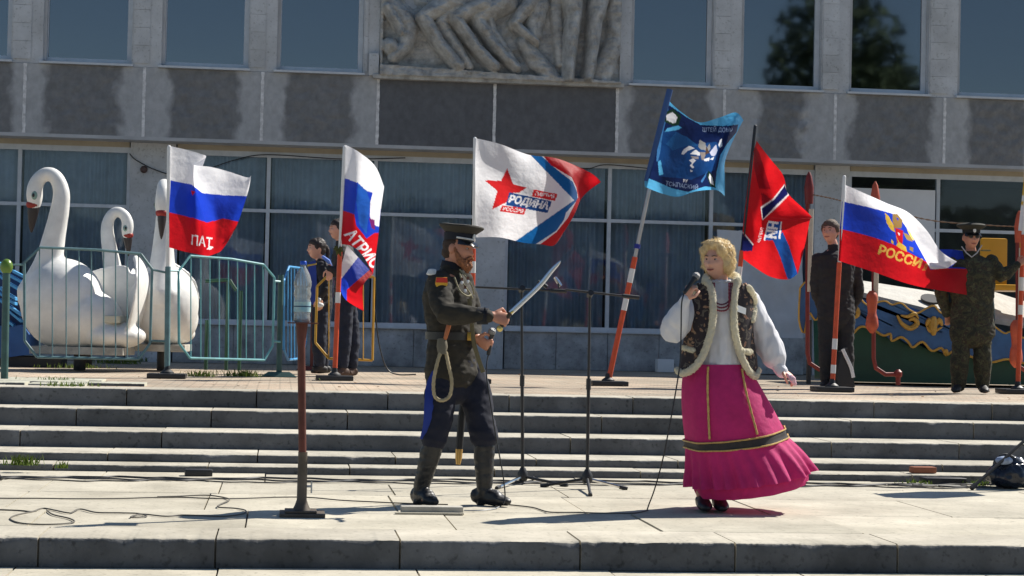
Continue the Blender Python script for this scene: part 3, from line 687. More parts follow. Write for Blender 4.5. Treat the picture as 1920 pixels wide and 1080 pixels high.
# --- 5: red flag, reverse side towards us
Y5 = 20.7
f5 = flagpole('red flag with blue stripe and mirrored lettering beside the blonde singer', (1364, 722), (1416, 237), Y5, [(500, 560)], m_black, m_orange, 470, .026)
def p5(c, z):
    c.poly(z([(118, 150), (150, 190), (225, 435), (150, 430), (120, 300)]), s8(150, 14, 26)); c.poly(z([(165, 455), (230, 500), (170, 545)]), s8(150, 14, 26))
    c.poly(z([(160, 552), (240, 500), (318, 400), (345, 472), (260, 560), (172, 640)]), WH)
    c.poly(z([(168, 560), (250, 500), (318, 412), (340, 468), (255, 548), (176, 630)]), s8(24, 26, 84))
    c.poly(z([(40, 720), (112, 800), (105, 838), (20, 840)]), s8(24, 30, 90)); c.poly(z([(40, 715), (60, 728), (116, 795), (110, 802)]), WH)
    c.poly(z([(215, 650), (290, 645), (300, 712), (258, 770), (190, 768)]), s8(30, 85, 165))
    c.poly(z([(240, 765), (305, 715), (345, 800), (402, 985), (372, 1026), (336, 1020), (290, 880)]), s8(30, 85, 165))
    c.poly(z([(206, 652), (213, 651), (190, 770), (180, 768)]), WH); c.poly(z([(293, 645), (300, 645), (290, 757), (276, 755)]), WH)
    c.text('НИ', *z([(243, 700)])[0], 17, WH, rot=-82, sx=.95, bold=.05, mirror=True)
    c.text('ПАРТИЯ', *z([(162, 735)])[0], 6, WH, rot=-76, sx=.85, bold=.0, mirror=True)
make_flag(f5, [[(135,118,0),(180,180,.1),(235,250,.16),(300,330,.10),(325,400,.02)],
               [(100,250,0),(150,330,.14),(200,400,.20),(280,440,.10),(345,470,-.06)],
               [(70,480,0),(130,560,.10),(200,590,.05),(330,610,-.02),(488,608,-.16)],
               [(50,640,0),(120,690,.06),(220,650,-.10),(330,640,-.16),(482,640,-.18)],
               [(35,830,0),(120,810,-.04),(230,790,-.14),(340,790,-.10),(450,800,-.12)],
               [(48,890,.02),(130,950,-.02),(230,1008,-.08),(340,1024,-.06),(405,985,-.04)]], Y5 - .02, p5, s8(214, 26, 34), (1380, 230), 3.484)
# --- 6: tricolour with the gold eagle
Y6 = atZ(1560, 733, TERR).y
f6 = flagpole('white, blue and red flag with gold eagle reading РОССИЯ on an orange pole', (1560, 733), (1583, 332), Y6, [(635, 655), (684, 700)], m_white, m_orange, 492, .027)
GD = s8(215, 178, 70)
def p6(c, z):
    c.poly(z([(60, 180), (120, 190), (300, 230), (480, 275), (600, 310), (660, 390), (760, 540), (862, 725), (905, 805), (960, 810), (1060, 800), (1150, 740), (1000, 640), (1060, 560), (1400, 560), (1400, 1200), (0, 1200), (0, 180)]), BL)
    c.poly(z([(0, 425), (90, 440), (350, 505), (560, 580), (760, 680), (868, 740), (905, 812), (1060, 800), (1230, 805), (1400, 800), (1400, 1300), (0, 1300)]), RD)
    for q, cc in (([(488,290),(520,320),(560,390),(582,470),(545,450),(500,380)], GD), ([(555,300),(600,300),(650,360),(640,430),(570,430),(560,380)], s8(150,120,70)), ([(590,330),(615,345),(605,362)], BL),
                  ([(580,425),(655,455),(648,575),(600,580)], s8(196, 30, 40)), ([(655,470),(720,500),(745,555),(690,540)], s8(165,140,80)), ([(690,440),(720,470),(758,545),(745,545),(705,480)], s8(240,215,120)),
                  ([(590,500),(620,560),(680,600),(690,650),(640,630),(590,590),(610,560)], GD), ([(545,530),(570,560),(560,580),(545,560)], GD), ([(715,600),(750,610),(745,650),(715,630)], s8(150,125,70)), ([(605,470),(625,480),(618,505)], WH)):
        c.poly(z(q), cc)
    c.text('РОССИ', *z([(625, 698)])[0], 17, s8(232, 190, 90), rot=19, sx=1.02, bold=.03)
    c.text('Я', *z([(858, 795)])[0], 14, s8(200, 150, 70), rot=24, sx=.5, bold=.02)
make_flag(f6, [[(112,28,0),(300,110,.08),(500,200,.02),(700,285,-.08),(870,450,-.16),(1000,640,-.20),(1150,740,-.22)],
               [(95,160,0),(280,215,.10),(470,275,.12),(640,365,.0),(770,530,-.10),(880,700,-.16),(1080,805,-.20)],
               [(85,300,0),(270,350,.06),(470,420,.10),(650,520,.02),(790,640,-.04),(900,760,.0),(1100,790,.02)],
               [(72,440,0),(260,485,.03),(460,545,.08),(640,625,.04),(790,700,.0),(960,812,.04),(1236,805,.04)],
               [(66,600,0),(240,650,.0),(440,710,.05),(640,790,.06),(830,850,.02),(1010,900,.0),(1245,930,.05)],
               [(58,730,0),(230,785,-.02),(430,850,.04),(640,925,.08),(830,975,.04),(1030,1010,-.02),(1258,1048,.06)]], Y6 - .02, p6, WH, (1560, 340), 4.908, ripple=.012)
def p6b(c, z): c.poly(z([(900, 806), (1400, 800), (1400, 1300), (900, 1300)]), RD)
make_flag(f6, [[(995,625,.06),(1110,628,.08),(1200,640,.06)],[(1000,720,.05),(1110,730,.07),(1222,740,.06)],[(1000,815,.05),(1110,812,.06),(1236,808,.05)]], Y6 + .03, p6b, BL, (1560, 340), 4.908, ripple=.01, res=(60, 50), name='flag_fly_end')
# --- 7: yellow and white flag cut by the frame edge
Y7 = atZ(1908, 737, TERR).y
f7 = flagpole('yellow and white flag on the orange pole held by the camouflaged officer', (1908, 737), (1926, 230), Y7, [(520, 545), (572, 590)], m_white, m_orange, 440, .026)
def p7(c, z): c.poly([(1890, 380), (2100, 400), (2100, 470), (1890, 440)], WH); c.poly([(1890, 365), (2100, 372), (2100, 400), (1890, 372)], WH)
make_flag(f7, [[(1925,235,0),(1965,250,.1),(2010,262,0)],[(1919,340,0),(1962,350,.1),(2008,362,0)],[(1909,432,0),(1960,440,.1),(2000,452,0)]], Y7 - .02, p7, s8(225, 185, 60), ripple=.015, res=(60, 60))
# ================================================================== SWANS, FENCES, RIDES
m_swan = M('white_fibreglass', (.80, .79, .75), .4, var=.10, vscale=5, bump=.15, bscale=12, dist=.01)
m_beak = M('black_beak', (.03, .022, .022), .4); m_knob = M('red_knob', s8(150, 40, 32), .5); m_eye = M('pale_green_eye', s8(130, 160, 150), .4)
m_plank = M('grey_plank', (.40, .38, .33), .85, var=.25, vscale=6, bump=.3)
m_green = M('green_paint', s8(38, 78, 60), .5, var=.2, vscale=8)
def make_swan(loc, head, label, sc=1.0):
    """head: angle of the facing direction (radians, 0 = +X); built in profile, then turned"""
    o = thing('swan_ride', label, 'swan', loc, 'white swan seats of the carousel')
    k = 1 / 166.0
    q = lambda px, py, y=0: Vector(((150 - px) * k, y, (655 - py) * k))
    b = MB(); b.ell(q(116, 572), (.46, .43, .50), 28, 18); b.ell(q(140, 598), (.52, .42, .36), 24, 16); b.ell(q(205, 628), (.40, .36, .16), 20, 14)
    nk = spline([(78, 555, .28), (88, 500, .165), (97, 450, .125), (106, 400, .105), (108, 368, .092), (98, 343, .082), (82, 335, .078), (66, 345, .080), (59, 362, .088), (59, 378, .092), (59, 392, .075)], 5)
    b.tube([q(a, c) for a, c, r in nk], [r for a, c, r in nk], 20, round_ends=True)
    wg = spline([(110, 560, .18, -.34), (150, 550, .25, -.40), (195, 548, .31, -.42), (235, 545, .28, -.40), (256, 530, .14, -.36)], 5)
    b.tube([q(a, c, y) for a, c, r, y in wg], [(.035, r) for a, c, r, y in wg], 18, side=(0, 1, 0), round_ends=True)
    tl = spline([(228, 640, .10), (246, 610, .17), (258, 570, .21), (262, 530, .20), (256, 500, .13), (248, 486, .05)], 4); b.tube([q(a, c) for a, c, r in tl], [(r * 1.8, .035) for a, c, r in tl], 18, side=(0, 1, 0), round_ends=True)
    body = remesh(b, .019, 12, .5)
    bk = MB(); pts = [(58, 394, .070), (57, 405, .064), (56, 420, .048), (55, 434, .030), (55, 442, .012)]
    bk.tube([q(a, c) for a, c, r in pts], [(r, r * .8) for a, c, r in pts], 14, round_ends=True)
    kn = MB(); kn.ell(q(57, 392), (.080, .078, .058), 16, 10)
    parts = [('body', body, m_swan), ('beak', bk.mesh('beak'), m_beak), ('beak_knob', kn.mesh('beak_knob'), m_knob)]
    for s in (-1, 1):
        e = MB(); e.ell(q(62, 376, s * .078), (.034, .02, .05), 12, 8); parts.append(('eye', e.mesh('eye'), m_eye))
        e = MB(); e.ell(q(61, 376, s * .093), (.016, .010, .024), 10, 6); parts.append(('pupil', e.mesh('pupil'), m_beak))
    st = MB(); st.box(q(232, 606, -.30), q(180, 592, .28), .02); parts.append(('seat', st.mesh('seat'), M('cream_seat', (.62, .58, .45), .6)))
    fb = MB(); fb.box(q(240, 664, -.30), q(70, 650, .30), .01); parts.append(('footboard', fb.mesh('footboard'), m_plank))
    Rm = Matrix.Rotation(head, 4, 'Z') @ Matrix.Scale(sc, 4)
    for n_, me, mt in parts:
        me.transform(Rm); ob = link(n_, me, mt, o, Vector(loc)); me.polygons.foreach_set('use_smooth', [n_ not in ('footboard', 'seat')] * len(me.polygons))
    z0 = TERR - loc[2]
    sp = MB(); sp.tube([(0, 0, z0), (0, 0, .05)], .07, 12); me = sp.mesh('support'); link('support', me, M('dark_iron', (.05, .05, .055), .6), o, Vector(loc))
    return o
YS = 22.6
zb_ = atY(150, 655, YS).z
make_swan(atY(150, 655, YS), R(172), 'largest white swan seat, behind the fence, head bent to the left', 1.06)
p_ = atY(163, 640, 24.6); make_swan(p_, R(-4), 'smallest white swan seat, behind the big swan, head bent to the right', .86)
p_ = atY(306, 650, 23.3); make_swan(p_, R(268), 'white swan seat facing the viewer beside the fence post', 1.0)

def fence_panel(label, frame, bars, Ya, Yb, xa, xb, mat, group='fence panels round the rides', r=.014, rb=.0065, stubs=()):
    """frame: outline in photo pixels; depth runs linearly from Ya at pixel xa to Yb at xb"""
    D = lambda x: Ya + (Yb - Ya) * (x - xa) / (xb - xa)
    Pt = [atY(x, y, D(x)) for x, y in frame]; lo = Vector((sum(p.x for p in Pt) / len(Pt), sum(p.y for p in Pt) / len(Pt), TERR))
    o = thing('fence', label, 'fence', lo, group)
    f = MB(); n = len(Pt)
    V = Pt + [Pt[0]]
    for i in range(n): f.tube([V[i], V[i+1]], r, 8)
    fr = f.build('frame', mat, o)
    def yat(x, top):
        ys = []
        for i in range(n):
            (x1, y1), (x2, y2) = frame[i], frame[(i+1) % n]
            if (x1 - x) * (x2 - x) <= 0 and x1 != x2: ys.append(y1 + (y2 - y1) * (x - x1) / (x2 - x1))
        return min(ys) if top else max(ys)
    for x in bars:
        b = MB(); b.tube([atY(x, yat(x, True), D(x)), atY(x, yat(x, False), D(x))], rb, 6); b.build('bar', mat, o)
    for (x1, y1, x2, y2) in stubs:
        b = MB(); b.tube([atY(x1, y1, D(x1)), atY(x2, y2, D(x2))], .013, 6); b.build('connecting_rail', mat, o)
    return o
def Z(pts, sc, ox, oy): return [(x / sc + ox, y / sc + oy) for x, y in pts]
m_teal2 = M('turquoise_paint', s8(98, 160, 165), .45, var=.2, vscale=9); m_blue = M('sky_blue_paint', s8(80, 160, 215), .45, var=.15, vscale=9); m_yel = M('yellow_paint', s8(215, 165, 60), .5, var=.15, vscale=9)
fence_panel('grey teal fence panel in front of the big swan', Z([(98,545),(162,484),(385,493),(570,510),(616,572),(608,872),(562,936),(150,928),(100,862)], 2.16, 0, 240), [x / 2.16 for x in (160, 212, 268, 320, 370, 420, 468, 515, 560)], 19.9, Y1, 45, 313, m_teal, stubs=[(45, 496, 8, 497), (283, 639, 311, 640), (283, 505, 311, 511)])
fence_panel('turquoise fence panel between the flag post and the bottle stand', Z([(118,580),(165,518),(330,530),(462,553),(506,605),(500,882),(465,940),(165,932),(120,872)], 2.16, 280, 240), [280 + x / 2.16 for x in (168, 208, 245, 283, 320, 357, 392, 426, 460)], Y1, 21.5, 313, 523, m_teal2, stubs=[(335, 508, 313, 507), (513, 527, 525, 528), (513, 640, 525, 641)])
fence_panel('narrow sky blue fence panel seen edge on beside the girl in blue', [(532, 527), (542, 500), (566, 503), (576, 530), (574, 640), (564, 672), (540, 675), (532, 655)], [540, 546, 552, 558, 564, 570], 21.6, 23.0, 530, 575, m_blue, r=.014, rb=.007)
fence_panel('yellow fence panel standing behind the orange flagpole', Z([(370,365),(300,435),(290,770),(370,865),(630,876),(640,380),(500,372)], 3.177, 500, 400), [500 + x / 3.177 for x in (370, 440, 515, 575)], 22.3, 22.3, 590, 700, m_yel, r=.014, rb=.0065)
def fence_post(px, py, ytop, label, mat, r=.032, base=True, knob=None):
    b = atZ(px, py, TERR); t = atY(px + (ytop - py) * -.02, ytop, b.y)
    o = thing('fence_post', label, 'post', b, 'posts that carry the fence panels')
    p = MB(); p.tube([b + Vector((0, 0, .02)), t], r, 10, round_ends=False); p.build('shaft', mat, o)
    if base: p = MB(); p.prism([b + Vector((-.2, -.12, 0)), b + Vector((.2, -.12, 0)), b + Vector((.12, -.08, .05)), b + Vector((-.12, -.08, .05))], (0, .22, 0)); p.build('foot', mat, o)
    if knob: p = MB(); p.ell(t, (.06, .06, .075), 12, 8); p.build('knob', knob, o)
    return o
m_dteal = M('dark_teal_paint', s8(52, 85, 82), .55, var=.2, vscale=8)
fence_post(523, 706, 515, 'dark green fence post right of the turquoise panel', m_dteal)
fence_post(584, 694, 520, 'thin dark post behind the bottle stand at the blue panel', M('maroon_paint', s8(95, 38, 30), .6), .022)
fence_post(8, 714, 500, 'dark teal post with a green knob at the left picture edge', m_dteal, .035, False, M('green_knob', s8(95, 125, 45), .3))

# blue slatted ride car behind the big swan
c0 = atY(20, 650, 24.0); c0.z = TERR
o = thing('slatted_ride_car', 'blue carousel car with pale diagonal slats left of the swans', 'ride', c0)
for (a, b_) in (((-30, 92), (30, 125)), ((-20, 150), (45, 190)), ((70, 200), (185, 262)), ((100, 165), (190, 212)), ((-10, 200), (30, 235)), ((60, 262), (155, 318)), ((-10, 300), (30, 330)), ((-10, 340), (30, 372)), ((55, 350), (125, 392)), ((50, 395), (120, 430)), ((-10, 395), (30, 430)), ((55, 440), (165, 520)), ((50, 475), (165, 570)), ((55, 570), (105, 606))):
    p1_, p2_ = [atY(*t, 24.0) for t in Z([a, b_], 4.32, 0, 470)]
    s = MB(); d = Vector((0, .25, 0)); n_ = Vector((0, 0, .017)); s.prism([p1_ - n_, p2_ - n_, p2_ + n_, p1_ + n_], d); s.build('slat', m_blue, o, smooth=False)
h = MB(); h.prism([atY(*t, 24.05) for t in Z([(-60,600),(60,620),(170,600),(240,700),(250,840),(-60,880)], 4.32, 0, 470)], (0, .9, 0)); h.build('hull', M('deep_blue_paint', s8(38, 88, 150), .5, var=.15), o, smooth=False)
h = MB(); h.prism([atY(*t, 24.4) for t in Z([(-60,80),(200,200),(215,620),(-60,640)], 4.32, 0, 470)], (0, .06, 0)); h.build('back_panel', M('navy_panel', s8(30, 55, 95), .6), o, smooth=False)
h = MB(); h.box((c0.x - .5, 24.1, TERR), (c0.x + .6, 24.8, TERR + .12)); h.build('chassis', m_black, o, smooth=False)

# green bits of a carousel behind the turquoise panel
o = thing('carousel_gate', 'green metal gate frame behind the turquoise fence panel', 'gate', Vector((atY(430, 660, 24).x, 24.0, TERR)))
for nm, a, b_ in (('upright', (380, 680), (388, 600)), ('upright', (340, 640), (428, 525)), ('upright', (455, 680), (452, 545)), ('top_rail', (385, 527), (430, 525)), ('brace', (430, 525), (443, 545))):
    s = MB(); A_ = atY(a[0], a[1], 24.0); B_ = atY(b_[0], b_[1], 24.0)
    if nm == 'upright': A_.z = TERR; A_.x = B_.x
    s.tube([A_, B_], .022, 8); s.build(nm, m_green, o)

# ---- the boat ride at the right
YR = 23.0
o = thing('boat_ride', 'dark green fairground boat with blue wavy boards and gold trim behind the officer', 'ride', Vector((atY(1760, 700, YR).x, YR, TERR)))
zz = lambda pts: [atY(x / 2.25 + 1480, y / 2.25 + 280, YR) for x, y in pts]
hp = zz([(232, 700), (660, 790), (1300, 880), (1300, 1012), (238, 1012)])
for p in hp[-2:]: p.z = TERR + .03
h = MB(); h.prism(hp, (0, 1.4, 0)); h.build('hull', M('dark_green_paint', s8(18, 70, 52), .5, var=.25, vscale=2.5), o, smooth=False)
m_rblue = M('ride_blue', s8(48, 92, 140), .5, var=.2, vscale=5); m_gold = M('gold_paint', s8(190, 150, 62), .45, var=.25, vscale=9)
topE = spline([(232,650),(262,632),(292,624),(318,650),(345,662),(372,645),(405,640),(432,655),(470,648),(505,676),(540,690),(575,672),(610,660),(640,690),(700,700),(780,705),(850,738),(905,775),(935,770),(1000,800),(1120,820),(1300,860)], 4)
botE = spline([(232,770),(262,780),(300,748),(350,760),(395,785),(425,778),(432,808),(470,792),(500,812),(520,835),(560,812),(600,850),(640,838),(660,868),(700,850),(780,880),(850,898),(920,885),(1010,905),(1300,930)], 4)
bp_ = [atY(x / 2.25 + 1480, y / 2.25 + 280, YR - .12) for x, y in topE]; bq_ = [atY(x / 2.25 + 1480, y / 2.25 + 280, YR - .12) for x, y in botE]
h = MB(); h.prism(bp_ + bq_[::-1], (0, .05, 0)); bd = h.build('wavy_board', m_rblue, o, smooth=False)
h = MB(); h.tube([p + Vector((0, -.01, 0)) for p in bq_], .016, 6); h.build('gold_edge', m_gold, bd)
h = MB(); h.tube([p + Vector((0, -.01, 0)) for p in bp_], .012, 6); h.build('gold_edge', m_gold, bd)
def scroll(pts, r, n=4):
    q = spline([p for p in pts], n); h = MB(); N = len(q)
    h.tube([atY(x / 2.25 + 1480, y / 2.25 + 280, YR - .145) for x, y in q], [r * (.35 + .65 * math.sin(math.pi * min(1, max(0, i / (N - 1))) ) ) for i in range(N)], 8); return h
for pts, r in (([(255,675),(285,672),(288,700),(265,715)], .03), ([(455,700),(475,735),(510,755),(540,735),(525,715),(505,722)], .035), ([(470,700),(500,705),(530,695),(545,715)], .025), ([(612,705),(605,740),(610,785)], .06), ([(578,745),(590,722),(606,745)], .035), ([(645,745),(632,720),(614,748)], .035), ([(578,745),(600,770),(645,750)], .022), ([(700,720),(720,745),(760,750)], .03), ([(650,860),(660,850),(668,870)], .03)):
    scroll(pts, r).build('gold_ornament', m_gold, bd)
h = MB(); dk = [atY(x / 2.25 + 1480, y / 2.25 + 280, YR + dy) for x, y, dy in ((296, 552, 1.0), (640, 606, 1.0), (660, 690, .1), (296, 600, .1))]
h.prism(dk, (0, .02, -.06)); m_deck = M('pale_deck', (.52, .50, .45), .85, var=.15, vscale=6, bump=.4, bscale=30); h.build('deck', m_deck, o, smooth=False)
h = MB(); dk = [atY(x / 2.25 + 1480, y / 2.25 + 280, YR + dy) for x, y, dy in ((860, 600, 1.0), (990, 640, 1.0), (990, 735, .1), (870, 715, .1))]
h.prism(dk, (0, .02, -.06)); h.build('deck', m_deck, o, smooth=False)
h = MB(); h.lathe(atY(1745, 563, YR + .35), [(.13, 0), (.13, .03)], 16, axis=(0, -.5, 1)); h.build('hatch', m_black, o)
m_seat = M('yellow_plastic', s8(205, 150, 30), .35, var=.05)
for (x0_, y0_, x1_, y1_) in ((1838, 446, 1886, 540), (1908, 420, 1950, 530)):
    h = MB(); A_ = atY(x0_, y0_, YR + .55); B_ = atY(x1_, y1_, YR + .55)
    h.box((A_.x, YR + .5, B_.z), (B_.x, YR + .58, A_.z), .03); st = h.build('seat_back', m_seat, o)
    h = MB(); h.box((A_.x + .0, YR + .0, B_.z - .05), (B_.x + .12, YR + .55, B_.z + .03), .03); h.build('seat', m_seat, st)
m_redp = M('dark_red_paint', s8(120, 34, 28), .5, var=.2, vscale=8); m_bul = M('faded_orange_red', s8(190, 85, 55), .5, var=.2, vscale=8); m_cream = M('cream_paint', s8(200, 190, 170), .5, var=.12, vscale=9)
def ride_post(x, y0, yb, dx, Yp, tip=True, bul=(545, 625)):
    """red post with a cream sleeve, orange baluster and a foot that bends to the side"""
    g_ = thing('ride_post', RP[len(RPN)], 'post', Vector((atY(x, yb, Yp).x, Yp, TERR)), 'red railing posts of the boat ride'); RPN.append(1)
    t = MB(); t.tube([atY(x, y0 + 40, Yp), atY(x, yb - 30, Yp), atY(x + 4, yb - 12, Yp), atY(x + 22, yb, Yp), atY(x + dx, yb, Yp)], .026, 8); t.build('bent_tube', m_redp, g_)
    t = MB(); A_ = atY(x + dx, yb, Yp); t.tube([A_, Vector((A_.x, Yp, TERR + .02))], .03, 8); t.lathe(A_, [(.02, -.05), (.05, -.02), (.05, .03), (.02, .06)], 10); t.build('foot_knob', m_redp, g_)
    t = MB(); t.tube([atY(x + 7, y0 + 70, Yp - .05), atY(x + 4, y0 + 225, Yp - .05)], .03, 8); t.build('cream_sleeve', m_cream, g_)
    if tip: t = MB(); a = atY(x + 3, y0 + 60, Yp); t.tube([a, atY(x + 3, y0 + 30, Yp), atY(x + 3, y0 + 8, Yp), atY(x + 3, y0, Yp)], [.05, .06, .035, .01], 10); t.build('finial', m_bul if bul else m_redp, g_)
    if bul:
        q = spline([(bul[0], .03), (bul[0] + 12, .07), ((bul[0] + bul[1]) / 2, .052), ((bul[0] + bul[1]) / 2 + 12, .07), (bul[1] - 12, .075), (bul[1], .02)], 4)
        t = MB(); t.tube([atY(x - 3, y, Yp - .06) for y, r in q], [max(.01, r) for y, r in q], 12); t.build('baluster', m_bul, g_)
RPN = []; RP = ['dark red post with cream sleeve left of the young man in black', 'red post with orange baluster behind the tricolour with the gold eagle', 'red post with orange baluster at the right picture edge']
ride_post(1514, 322, 693, 40, 22.3, True, None); ride_post(1638, 340, 702, 46, 22.2); ride_post(1908, 395, 700, 40, 22.0, True, (600, 690))
# painted blue side board standing left of the young man
o = thing('side_board', 'small blue scalloped board with gold edge left of the young man in black', 'board', Vector((atY(1515, 640, 22.7).x, 22.7, TERR)))
pts = spline([(1500,540),(1512,528),(1525,540),(1536,528),(1540,560),(1536,590),(1528,600),(1515,585),(1508,625),(1498,600),(1500,540)], 3)
h = MB(); h.prism([atY(x, y, 22.7) for x, y in pts[:-1]], (0, .04, 0)); h.build('panel', m_rblue, o, smooth=False)
h = MB(); h.tube([atY(x, y, 22.69) for x, y in pts], .012, 6); h.build('gold_edge', m_gold, o)
h = MB(); h.tube([atY(1518, 600, 22.73), Vector((atY(1518, 600, 22.73).x, 22.73, TERR))], .03, 8); h.build('stake', m_black, o)
# chain between the posts
def chain(pts, Y, label, r=.012):
    q = spline(pts, 10); h = MB(); P = [atY(x, y, Y) for x, y in q]; h.tube(P, [r * (1 if i % 2 else .45) for i in range(len(P))], 6)
    return tag(h.build('chain', M('rusty_chain', s8(110, 85, 65), .6), None, org=P[0]), label, 'chain')
chain([(1524, 365), (1560, 372), (1590, 380), (1630, 388)], 22.25, 'rusty chain running from the red post towards the gold eagle flag')
chain([(1645, 395), (1700, 404), (1760, 415), (1850, 422), (1905, 425)], 22.1, 'long thin chain sagging behind the officer towards the right edge')
# white sheet propped against the glass behind the singer
Yw = DB - .22; A_ = [atY(x, y, Yw) for x, y in ((1346, 430), (1506, 440), (1506, 636), (1346, 632))]
Pp = []
for j in range(31):
    for i in range(31):
        u, v = i / 30, j / 30; p = A_[0].lerp(A_[1], u).lerp(A_[3].lerp(A_[2], u), v)
        Pp.append(p + Vector((0, .06 * (1 - v) - .05 * mnoise.noise(Vector((u * 4, v * 5, 3))) - .03 * abs(mnoise.noise(Vector((u * 9, v * 3, 8)))), 0)))
h = MB(); h.grid(Pp, 30, 30)
o = thing('white_sheet', 'large creased white sheet propped against the windows behind the singer', 'sheet', Vector((A_[0].x, Yw, TERR)))
h.build('sheet', M('white_tarp', (.66, .67, .69), .7, var=.08, vscale=3, transl=.15), o, angle=180)
h = MB(); h.box((A_[3].x, Yw - .03, TERR), (A_[2].x, Yw + .06, A_[3].z + .01)); h.build('bottom_board', m_plinth, o, smooth=False)
h = MB(); a = atY(1233, 698, DB - .45); b_ = atY(1264, 674, DB - .45); h.box((a.x, DB - .45, TERR), (b_.x, DB - .25, b_.z), .006)
tag(h.build('white_box', m_board, None, org=(a.x, DB - .35, TERR)), 'small white box standing by the wall behind the singer', 'box')
# wall lamp and slack wires on the facade
o = thing('wall_lamp', 'small round dark lamp on the pillar above the swans', 'lamp', atY(270, 318, DB - .09))
h = MB(); h.lathe(atY(270, 318, DB - .07), [(.05, 0), (.055, .03), (.03, .06)], 14, axis=(0, -1, 0)); h.build('housing', M('rust_brown', s8(80, 62, 58), .7), o)
def wire(pts, Y, label, r=.008, name='wire'):
    q = spline(pts, 8); h = MB(); P = [atY(x, y, Y) for x, y in q]; h.tube(P, r, 6); return tag(h.build(name, m_black, None, org=P[0]), label, 'wire')
wire([(243, 288), (255, 300), (290, 318), (330, 328), (380, 320), (440, 300), (502, 290), (640, 298), (760, 296)], DB - .1, 'slack black wire looping along the facade behind the left flags')
wire([(940, 300), (1040, 308), (1100, 316), (1140, 309), (1250, 318), (1330, 312)], DB - .1, 'black wire sagging along the facade beside the blue banner')
wire([(700, 560), (705, 600), (712, 650), (725, 690), (745, 702), (780, 702)], 22.6, 'grey wire hanging down beside the yellow fence panel')

# ================================================================== STAGE PROPS
m_rust = M('rusty_brown_steel', s8(92, 48, 38), .6, var=.35, vscale=9, metal=.2); m_rust2 = M('dirty_grey_steel', s8(88, 80, 70), .6, var=.3, vscale=9, metal=.3)
b = atZ(565, 967, 0); YB = b.y
o = thing('pole_stand', 'rusty brown adjustable steel pole stand carrying the water bottle', 'stand', b)
p = MB(); p.box(b + Vector((-.13, -.13, 0)), b + Vector((.14, .13, .022)), .004); p.box(b + Vector((-.10, -.10, .022)), b + Vector((.09, .10, .036)), .004); p.build('base_plate', m_rust2, o)
p = MB(); p.lathe(b + Vector((0, 0, .036)), [(.055, 0), (.04, .03), (.03, .06), (.028, .34), (.029, .345)], 20); p.build('outer_tube', m_rust2, o)
tp = atY(566, 607, YB); p = MB(); p.tube([b + Vector((0, 0, .3)), tp + Vector((0, 0, -.14)), tp + Vector((0, 0, -.03)), tp], [.0235, .0235, .034, .036], 18); p.build('inner_tube', m_rust, o)
p = MB(); p.box(tp + Vector((-.085, -.085, 0)), tp + Vector((.10, .085, .008)), .002); p.build('top_plate', m_rust, o)
c = atY(584, 912, YB); p = MB(); p.tube([c + Vector((-.05, 0, 0)), c + Vector((.0, 0, 0))], .007, 8); p.tube([c + Vector((0, 0, -.04)), c + Vector((0, 0, .03))], .005, 8); p.build('clamp_screw', m_steel, o)
# water bottle
bb = tp + Vector((0, 0, .0085)); hB = atY(566, 490, YB).z - bb.z; r_ = .052
def plastic(name, tint=(.93, .97, .98), rough=.05):
    m = bpy.data.materials.new(name); m.use_nodes = True; t = m.node_tree; n = t.nodes; n.remove(n['Principled BSDF'])
    tr = n.new('ShaderNodeBsdfTransparent'); tr.inputs[0].default_value = (*tint, 1); gl = n.new('ShaderNodeBsdfGlossy'); gl.inputs['Roughness'].default_value = rough; df = n.new('ShaderNodeBsdfDiffuse'); df.inputs[0].default_value = (.85, .86, .85, 1)
    lw = n.new('ShaderNodeLayerWeight'); lw.inputs[0].default_value = .35; m1 = n.new('ShaderNodeMixShader'); m2 = n.new('ShaderNodeMixShader'); m1.inputs[0].default_value = .27
    t.links.new(tr.outputs[0], m1.inputs[1]); t.links.new(df.outputs[0], m1.inputs[2]); t.links.new(lw.outputs['Fresnel'], m2.inputs[0]); t.links.new(m1.outputs[0], m2.inputs[1]); t.links.new(gl.outputs[0], m2.inputs[2]); t.links.new(m2.outputs[0], n['Material Output'].inputs[0]); return m
o = thing('water_bottle', 'large clear plastic water bottle with blue cap on the pole stand', 'bottle', bb)
prof = [(.042, 0), (.050, .008), (.050, .03), (.047, .045), (.050, .06), (.050, .13), (.046, .145), (.050, .16), (.053, .175), (.047, .20), (.053, .225), (.053, .25), (.043, .29), (.026, .325), (.016, .34), (.016, .355)]
prof = [(a * r_ / .052, z * hB / .375) for a, z in prof]
p = MB(); p.lathe(bb, prof, 28); p.build('shell', plastic('clear_plastic'), o, angle=180)
p = MB(); p.lathe(bb, [(a * .96, z) for a, z in prof if .003 < z < hB * .66], 24); p.build('water', plastic('water', (.85, .93, .95), .02), o, angle=180)
p = MB(); p.lathe(bb, [(r_ * .985, hB * .17), (r_ * .985, hB * .335)], 28); lb = p.build('label', M('blue_label', s8(120, 170, 190), .5, var=.5, vscale=14, c2=s8(190, 205, 190)), o)
p = MB(); p.lathe(bb, [(r_ * .99, hB * .25), (r_ * .99, hB * .27)], 28); p.build('label_line', M('navy_print', s8(30, 60, 90), .5), lb)
p = MB(); p.lathe(bb + Vector((0, 0, hB * .945)), [(.019, 0), (.020, .004), (.020, .018), (.017, .022)], 20); p.build('cap', M('blue_cap', s8(30, 80, 190), .4), o)
